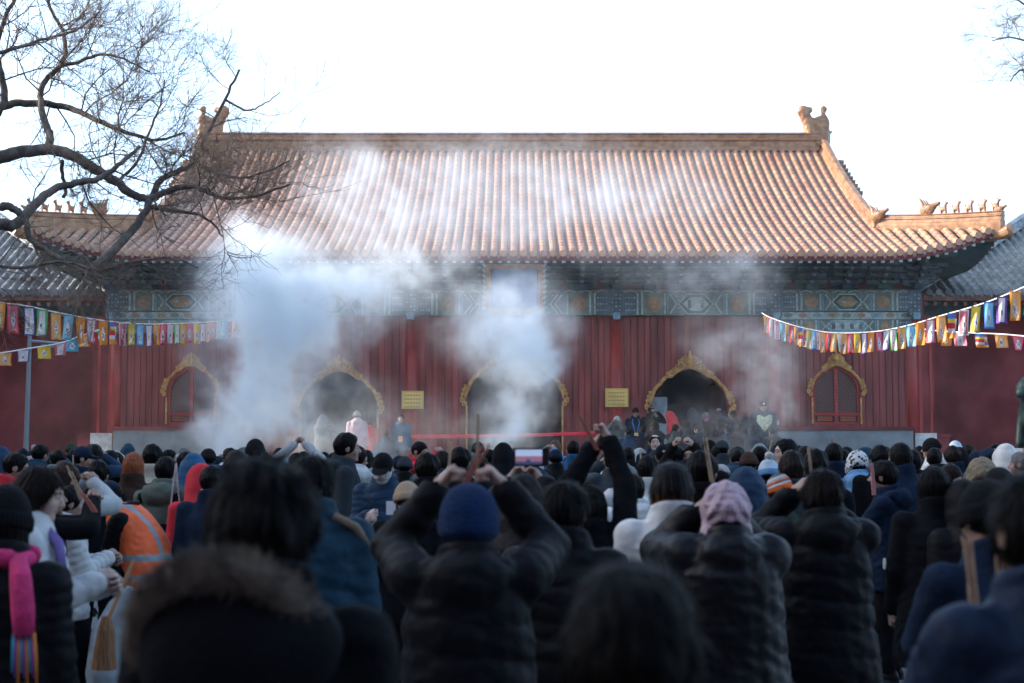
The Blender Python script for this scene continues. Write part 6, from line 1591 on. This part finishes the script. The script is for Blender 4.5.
fo = bpy.data.objects.new('lettering', cd); COL.objects.link(fo)
bpy.context.view_layer.update(); dg = bpy.context.evaluated_depsgraph_get(); lm = bpy.data.meshes.new_from_object(fo.evaluated_get(dg)); bpy.data.objects.remove(fo)
lo_ = put('lettering', lm, o, Matrix.Translation((-.19, -.228, 1.135)) @ Matrix.Rotation(PI / 2, 4, 'X')); lm.materials.clear(); lm.materials.append(mat('letter_grey', (.12, .13, .14), .6))
m = MB(); m.tube([(-.318, -.1 + .022 * math.cos(a), 1.27 + .03 * math.sin(a)) for a in [2 * PI * k / 14 for k in range(15)]], .005, 5); m.tube([(-.322, -.118, 1.27), (-.322, -.085, 1.275)], .005, 5); child(o, 'sleeve_logo', m, mat('logo_navy', (.03, .06, .14), .6))
pp(702, 451, 34, -20, 'fore', coat='wool', col='blk', hair='thick', fine=True, Z=8.2, label='black haired woman holding incense above the fluffy pink hat')
o, S, H_ = pp(725, 480.5, 52, 0, 'face', Z=6.0, coat='leather', col='blk', hood='down', hair='low', hc='dbr', hat='fluffy', hatc=('pnk',), fine=True, fat=.025, hem=.62, label='woman in fluffy pink hat and glossy black puffer jacket with elbows raised')
m = MB()
for zz in (.70, .86): m.tube([((.262 + .03) * math.cos(a), -.01 + (.20 + .02) * math.sin(a), zz) for a in [2 * PI * k / 28 for k in range(29)]], .010, 6)
child(o, 'drawstring_seam', m, cloth('blk', 'leather'))
o, S, H_ = pp(822, 470, 52, 0, 'face', Z=6.6, coat='longpuffer', col='blk', hood='down', hair='thick', hc='dbr', fine=True, hem=.28, strands=4000, label='person in ankle long black quilted coat with both arms raised')
pp(933, 466, 36, -4, 'one', coat='wool', col='blk', hair='long', fine=True, hem=.55, shoes='lgy', strands=3000, label='woman with long black hair and black coat lifting one pale hand')
wl = PEOPLE[-1]; m = MB(); m.disc(.0, 0, .035, -.004, .004, 0, 10); 
q = child(wl, 'sleeve_patch', m, WHT, False, Matrix.Translation((-.305, .0, 1.16)) @ Matrix.Rotation(-PI / 2, 4, 'Z'))
pp(961, 489, 30, 20, coat='puffer', col='blk2', hair=None, hood='up', Z=8, h=.87, label='short figure in black puffer right of the long haired woman')
# --- near the camera
pp(41, 466, 46, -78, 'phonelow', coat='bigpuffer', col='wht', hair='long', hc='dbr', fine=True, strands=5000, head=(0, 14, 0), skin=1, Z=6.2, label='long haired woman in profile wearing white fluffy jacket with purple strap')
wj = PEOPLE[-1]; m = MB(); m.tube([(-.14, -.13, 1.47), (-.04, .0, 1.53), (.14, .14, 1.40), (.23, .17, 1.25)], .024, 8); child(wj, 'shoulder_strap', m, cloth('pur', 'wool'))
o, S, H_ = pp(8, 484, 56, 0, coat='puffer', col='blk2', hair='bob', hat='tall', hatc=('blk',), fine=True, label='person in black knitted cap and bright pink fringed scarf')
m = MB(); m.tube([(.105 * math.cos(a), -.005 + .115 * math.sin(a), 1.50 + .012 * math.sin(3 * a)) for a in [2 * PI * k / 24 for k in range(25)]], [.036 + .006 * math.sin(k * 2.3) for k in range(25)], 10, 0)
m.tube([(.09, -.10, 1.50), (.13, -.18, 1.43), (.15, -.205, 1.32), (.16, -.215, 1.22)], [.035, .042, .045, .04], 8, 0)
for k in range(9): m.tube([(.125 + .009 * k, -.22, 1.23), (.122 + .011 * k, -.225, 1.16 - .01 * (k % 3)), (.12 + .012 * k, -.225, 1.08 - .02 * (k % 3))], [.009, .007, .004], 5, 1 + k % 3)
child(o, 'scarf', m, [mat('scarf_pink', (.55, .03, .14), .9, var=.3, vscale=12, bump=.5, bscale=60), mat('scarf_teal', (.03, .30, .35), .9), mat('scarf_purple', (.25, .05, .35), .9), mat('scarf_orange', (.6, .2, .03), .9)])
pp(312, 455, 43, 5, coat='bigpuffer', col='teal', hair='short', fine=True, strands=4000, Z=6.0, label='man in dark teal puffer jacket behind the nearest head')
tl = PEOPLE[-1]; m = MB(); m.tube([(.10, -.10, 1.50), (.19, -.09, 1.45), (.25, -.06, 1.36), (.27, .02, 1.28)], [.016, .02, .02, .016], 6); child(tl, 'shoulder_strap', m, cloth('bge', 'wool'))
o, S, H_ = pp(523, 476, 48, -4, 'phone', coat='puffer', col='drk', hood='up', hair='thick', fine=True, Z=6.8, grip='hold', label='hooded person in dark jacket photographing the hall with a phone')
phone_p = (o, S)
o, S, H_ = pp(469, 481.5, 64, 0, 'vee', coat='bigpuffer', col='blk', hood='down', hair=None, hat='smooth', hatc=('bea', 'bea', 'bea'), fine=True, fat=.0, label='broad person in dark blue beanie lifting both arms in a wide arch')
o, S, H_ = pp(986, 478, 62, 12, 'pray', coat='wool', col='nvy', hair='short', fine=True, hat='beanie', hatc=('blk',), label='person in black cap with bare ear and navy coat')
o, S, H_ = pp(1034, 470, 88, 14, 'pray', coat='puffer', col='nvy', hair='short', fine=True, strands=5000, label='big short haired head and navy shoulder cut by the edge of the photo')
o, S, H_ = pp(630, 562, 142, 4, coat='wool', col='blk', hair='long', fine=True, strands=14000, Z=2.0, label='long black haired head very near the camera, low in the crowd')
o, S, H_ = pp(265, 462, 104, 0, coat='wool', col='blk', hood=None, hair='thick', fine=True, strands=14000, fat=.0, Z=2.75, label='nearest dark haired man in black coat with fur trimmed hood')
near = o
# fur trim: ring of fur round the folded hood
cpts = [Vector((.165 * math.sin(a), -.085 - .085 * math.cos(a), 1.435 + .075 * max(0, math.cos(a)) - .055 * abs(math.sin(a)) ** 2 + .0)) for a in np.linspace(-2.2, 2.2, 40)]
cpts = [Vector((-.045 + .15 * math.sin(a), -.21 + .09 * (1 - math.cos(a)), 1.43 + .135 * math.cos(a))) for a in np.linspace(-1.9, 1.9, 40)]
V_, Q_ = sdf_mesh(lambda P: smax(smin(s_ell(P, (-.04, -.165, 1.40), (.15, .08, .14)), s_cap([np.abs(P[0]), P[1], P[2]], (.10, -.12, 1.42), (.10, .06, 1.42), .07, .06), .06), -s_ell(P, (0, -.02, 1.55), (.10, .10, .09)), .02) + .005 * wob(P, 16), (-.28, -.32, 1.2), (.28, .16, 1.62), .012)
slot(put('hood', mesh_from('hood', V_, Q_, [SKIN]), near), 0, cloth('blk', 'wool'))
m = MB(); m.tube(cpts, [.026] * 40, 10)
rr = random.Random(3)
for k in range(7000):
    i = rr.randrange(39); p = cpts[i].lerp(cpts[i + 1], rr.random()); d = Vector((rr.gauss(0, 1), rr.gauss(0, 1) - .3, rr.gauss(0, 1) + .2)).normalized(); b = p + d * .023; t = b + d * rr.uniform(.012, .034) + Vector((rr.gauss(0, .008), 0, rr.gauss(0, .008))); sd = d.orthogonal().normalized() * .0014
    m.add([b - sd, b + sd, t], [(0, 1, 2)])
child(near, 'fur_trim', m, mat('fur_grey_brown', (.13, .105, .08), .9, var=.5, vscale=18), True)
m = MB()
# --- loose heads filling the gaps further back: look varies, place named by what stands behind
zones = [(0, 28, 'left red wall edge'), (28, 95, 'lamp post'), (95, 165, 'left dado wall'), (165, 240, 'thick smoke foot'), (240, 300, 'left smoke'), (300, 385, 'smoky left doorway'), (385, 460, 'left brass plaque'),
         (460, 570, 'middle doorway'), (570, 645, 'right brass plaque'), (645, 735, 'right doorway'), (735, 805, 'police officer'), (805, 905, 'right dado wall'), (905, 1030, 'plain red wall')]
fr = random.Random(21); fill = []
looks = [('short', 'blk', None, 'black haired head'), ('thick', 'dbr', None, 'dark brown head'), ('bob', 'blk', None, 'black bobbed head'), ('short', 'blk', 'beanie', 'dark beanie'), (None, 'blk', 'hood', 'dark hood'), ('short', 'blk', 'cap', 'dark cap')]
taken = [o.location.x / o.location.y * F + 512 for o in PEOPLE]
x = 4
while x < 1022:
    hw = fr.uniform(12, 19); lk = fr.choices(looks, (6, 3, 3, 2, 2, 2))[0]
    fill.append((x, fr.uniform(444, 451) + (17 - hw) * -.25 + (5 if 300 < x < 620 else 0), hw, lk)); x += fr.uniform(13, 24)
x = 8
while x < 1022:
    hw = fr.uniform(20, 28); lk = fr.choices(looks, (6, 3, 3, 2, 2, 2))[0]
    if x > 950 or 195 < x < 232: fill.append((x, fr.uniform(466, 478), hw, lk))
    x += fr.uniform(34, 60)
byzone = {}
for f_ in sorted(fill, key=lambda t: t[0]):
    row = 'farther' if f_[1] < 460 else 'nearer'
    for a, b_, nm in zones:
        if a <= f_[0] < b_: byzone.setdefault((nm, f_[3][3], row), []).append(f_); break
ordn = ['leftmost', 'second', 'third', 'fourth', 'fifth', 'sixth']
for (nm, what, row), L_ in byzone.items():
    for i, (x, top, hw, lk) in enumerate(L_):
        lab = '%s in the %s rows before the %s' % (what, row, nm)
        if len(L_) > 1: lab = '%s of the %ss in %s rows before the %s' % (ordn[i], what, row, nm)
        hat = lk[2] if lk[2] != 'hood' else None
        pp(x, top, hw, fr.uniform(-35, 35), fr.choice(('down', 'down', 'pray', 'fore')), head=fr.choice(((0, 0, 0), (30, 8, 0), (-35, 5, 0), (10, 22, 0), (0, 0, 9))), coat=fr.choice(('wool', 'puffer', 'wool')), col=fr.choice(('blk', 'nvy', 'blk2', 'dgr', 'teal', 'nvy2', 'gry', 'lgy', 'wht', 'cam')), hair=lk[0], hc=lk[1], hat=hat, hatc=(fr.choice(('blk', 'nvy', 'dgr', 'drk')),),
           hood='up' if lk[2] == 'hood' else fr.choice((None, 'down')), label=lab)
# ---------------------------------------------------------------- things they hold
RB = (.28, .10, .07); TB = (.38, .27, .17)
incense(82, 500, 70, 466, 8.0, 'brown incense sticks leaning in the folded hands by the white puffer', 4, .004, TB, .03)
incense(96, 512, 84, 492, 7.9, 'red ended incense bundle pointing down from the black sleeve', 3, .0055, (.40, .12, .09), .01)
incense(73, 478, 73, 455, 13, 'upright incense stick beside the navy cap', 1, .007, TB)
incense(448, 478, 451, 441, 6.4, 'thin upright incense stick left of the smooth round head', 1, .006, TB)
incense(463, 488, 484, 446, 5.0, 'thick brown incense bundle leaning above the dark blue beanie', 4, .003, RB, .01)
incense(478, 482, 480, 414, 5.3, 'tall pale incense stick standing behind the dark blue beanie', 2, .003, TB, .004)
incense(598, 450, 579, 411, 6.9, 'reddish incense stick slanting from the clasped raised hands', 3, .0035, RB, .004)
incense(712, 482, 705, 438, 7.9, 'long pale incense bundle leaning above the fluffy pink hat', 4, .003, TB, .006)
incense(769, 452, 772, 440, 14, 'short incense stick beside the short haired man', 1, .008, TB)
incense(813, 476, 810, 447, 9.5, 'pale incense stick left of the ankle length coat wearer', 2, .005, TB, .004)
incense(642, 470, 640, 450, 12, 'pale thin stick below the person with camera', 1, .008, TB)
incense(834, 456, 832, 439, 15, 'dark incense stick in the joined hands at the grey dado', 1, .01, RB)
incense(876, 495, 874, 464, 10.2, 'pink incense stick held upright by the man in profile', 2, .007, (.45, .20, .20), .003)
incense(975, 608, 968, 540, 3.6, 'broad pale bundle of incense sticks near the right edge of the crowd', 8, .003, (.34, .22, .14), .006)
incense(999, 590, 991, 505, 3.5, 'single long incense stick right of the broad pale bundle', 1, .004, TB)
incense(1007, 583, 1003, 508, 3.5, 'paired long incense sticks beside the bare ear', 2, .004, TB, .004)
incense(128, 600, 133, 575, 9, 'wooden litter picker handle beside the orange vest', 1, .014, (.25, .13, .06), group='cleaning tools')
# phone
a = at(530.5, 457, 6.35); ph = empty('mobile_phone', a, label='dark mobile phone held level with the hall shown on its screen', cat='phone')
m = MB(); m.box(-.080, .080, -.005, .005, -.040, .040); m.build('case', mat('phone_case', (.012, .012, .016), .3), ph)
m = MB(); m.box(-.067, .052, -.0075, -.0055, -.033, .033, 0); m.box(-.067, .052, -.0085, -.0076, -.026, .004, 1); m.box(-.02, .0, -.009, -.0086, -.026, -.010, 2); m.box(-.067, .052, -.0095, -.0086, -.033, -.020, 2)
def emis(name, c, s):
    m = bpy.data.materials.new(name); nt, b = nodes(m); b.inputs['Base Color'].default_value = (*c, 1); b.inputs['Emission Color'].default_value = (*c, 1); b.inputs['Emission Strength'].default_value = s; b.inputs['Roughness'].default_value = .2; return m
m.build('screen', [emis('screen_pale', (.32, .40, .55), .22), emis('screen_red', (.30, .14, .20), .16), emis('screen_dark', (.05, .08, .16), .12)], ph)
# white tote and cleaner's broom
p = at(176, 512, 10.55); t = empty('tote_bag', p, label='small white cloth tote hanging on long straps over the sage jacket', cat='bag')
m = MB(); m.box(-.055, .055, -.02, .02, -.2, -.0); m.build('bag_body', cloth('wht', 'wool'), t)
m = MB()
for s in (-1, 1): m.tube([(s * .04, -.02, -.02), (s * .02, -.03, .18), (s * .0, -.02, .36)], .007, 6)
m.build('strap', cloth('wht', 'wool'), t)
p = at(106, 640, 8.6); br_ = empty('broom', (p.x, 8.6, p.z - .12), label='straw broom with wooden handle hanging by the cleaner in orange', cat='broom')
q = at(134, 560, 8.8) - Vector((p.x, 8.6, p.z - .12)); m = MB(); m.tube([(0, 0, .22), q], .013, 8); m.build('handle', mat('broom_wood', (.25, .13, .06), .7), br_)
m = MB(); m.tube([(0, 0, .26), (.0, 0, .18), (-.01, 0, -.05)], [.025, .05, .075], 14); m.build('brush', mat('broom_straw', (.20, .10, .045), .9, var=.4, vscale=1, stretch=(80, 80, 5), bump=.6, bscale=1), br_)
p = at(113, 615, 8.9); bg_ = empty('sack', (p.x, 8.9, 0), label='grey white litter sack hanging behind the broom', cat='bag'); zt = p.z
m = MB(); m.tube([(.12, 0, zt + .16), (.06, 0, zt + .05), (0, 0, zt - .12), (-.02, 0, zt - .35), (0, 0, .02)], [.04, .09, .13, .14, .10], 16); m.build('sack_cloth', mat('sack_grey', (.28, .33, .35), .8, var=.3, vscale=9, bump=.6, bscale=12), bg_, smooth=True)
p = at(299, 457, 11.2)
# drawstring phone in the masked man's hands
p = at(391, 508, 10.55); m = MB(); m.box(-.035, .035, -.004, .004, -.05, .05); q = empty('mobile_phone', p, label='small pale phone in the hands of the masked man', cat='phone'); m.build('case', mat('phone_white', (.6, .6, .62), .4), q)
# white zebra-like hairband
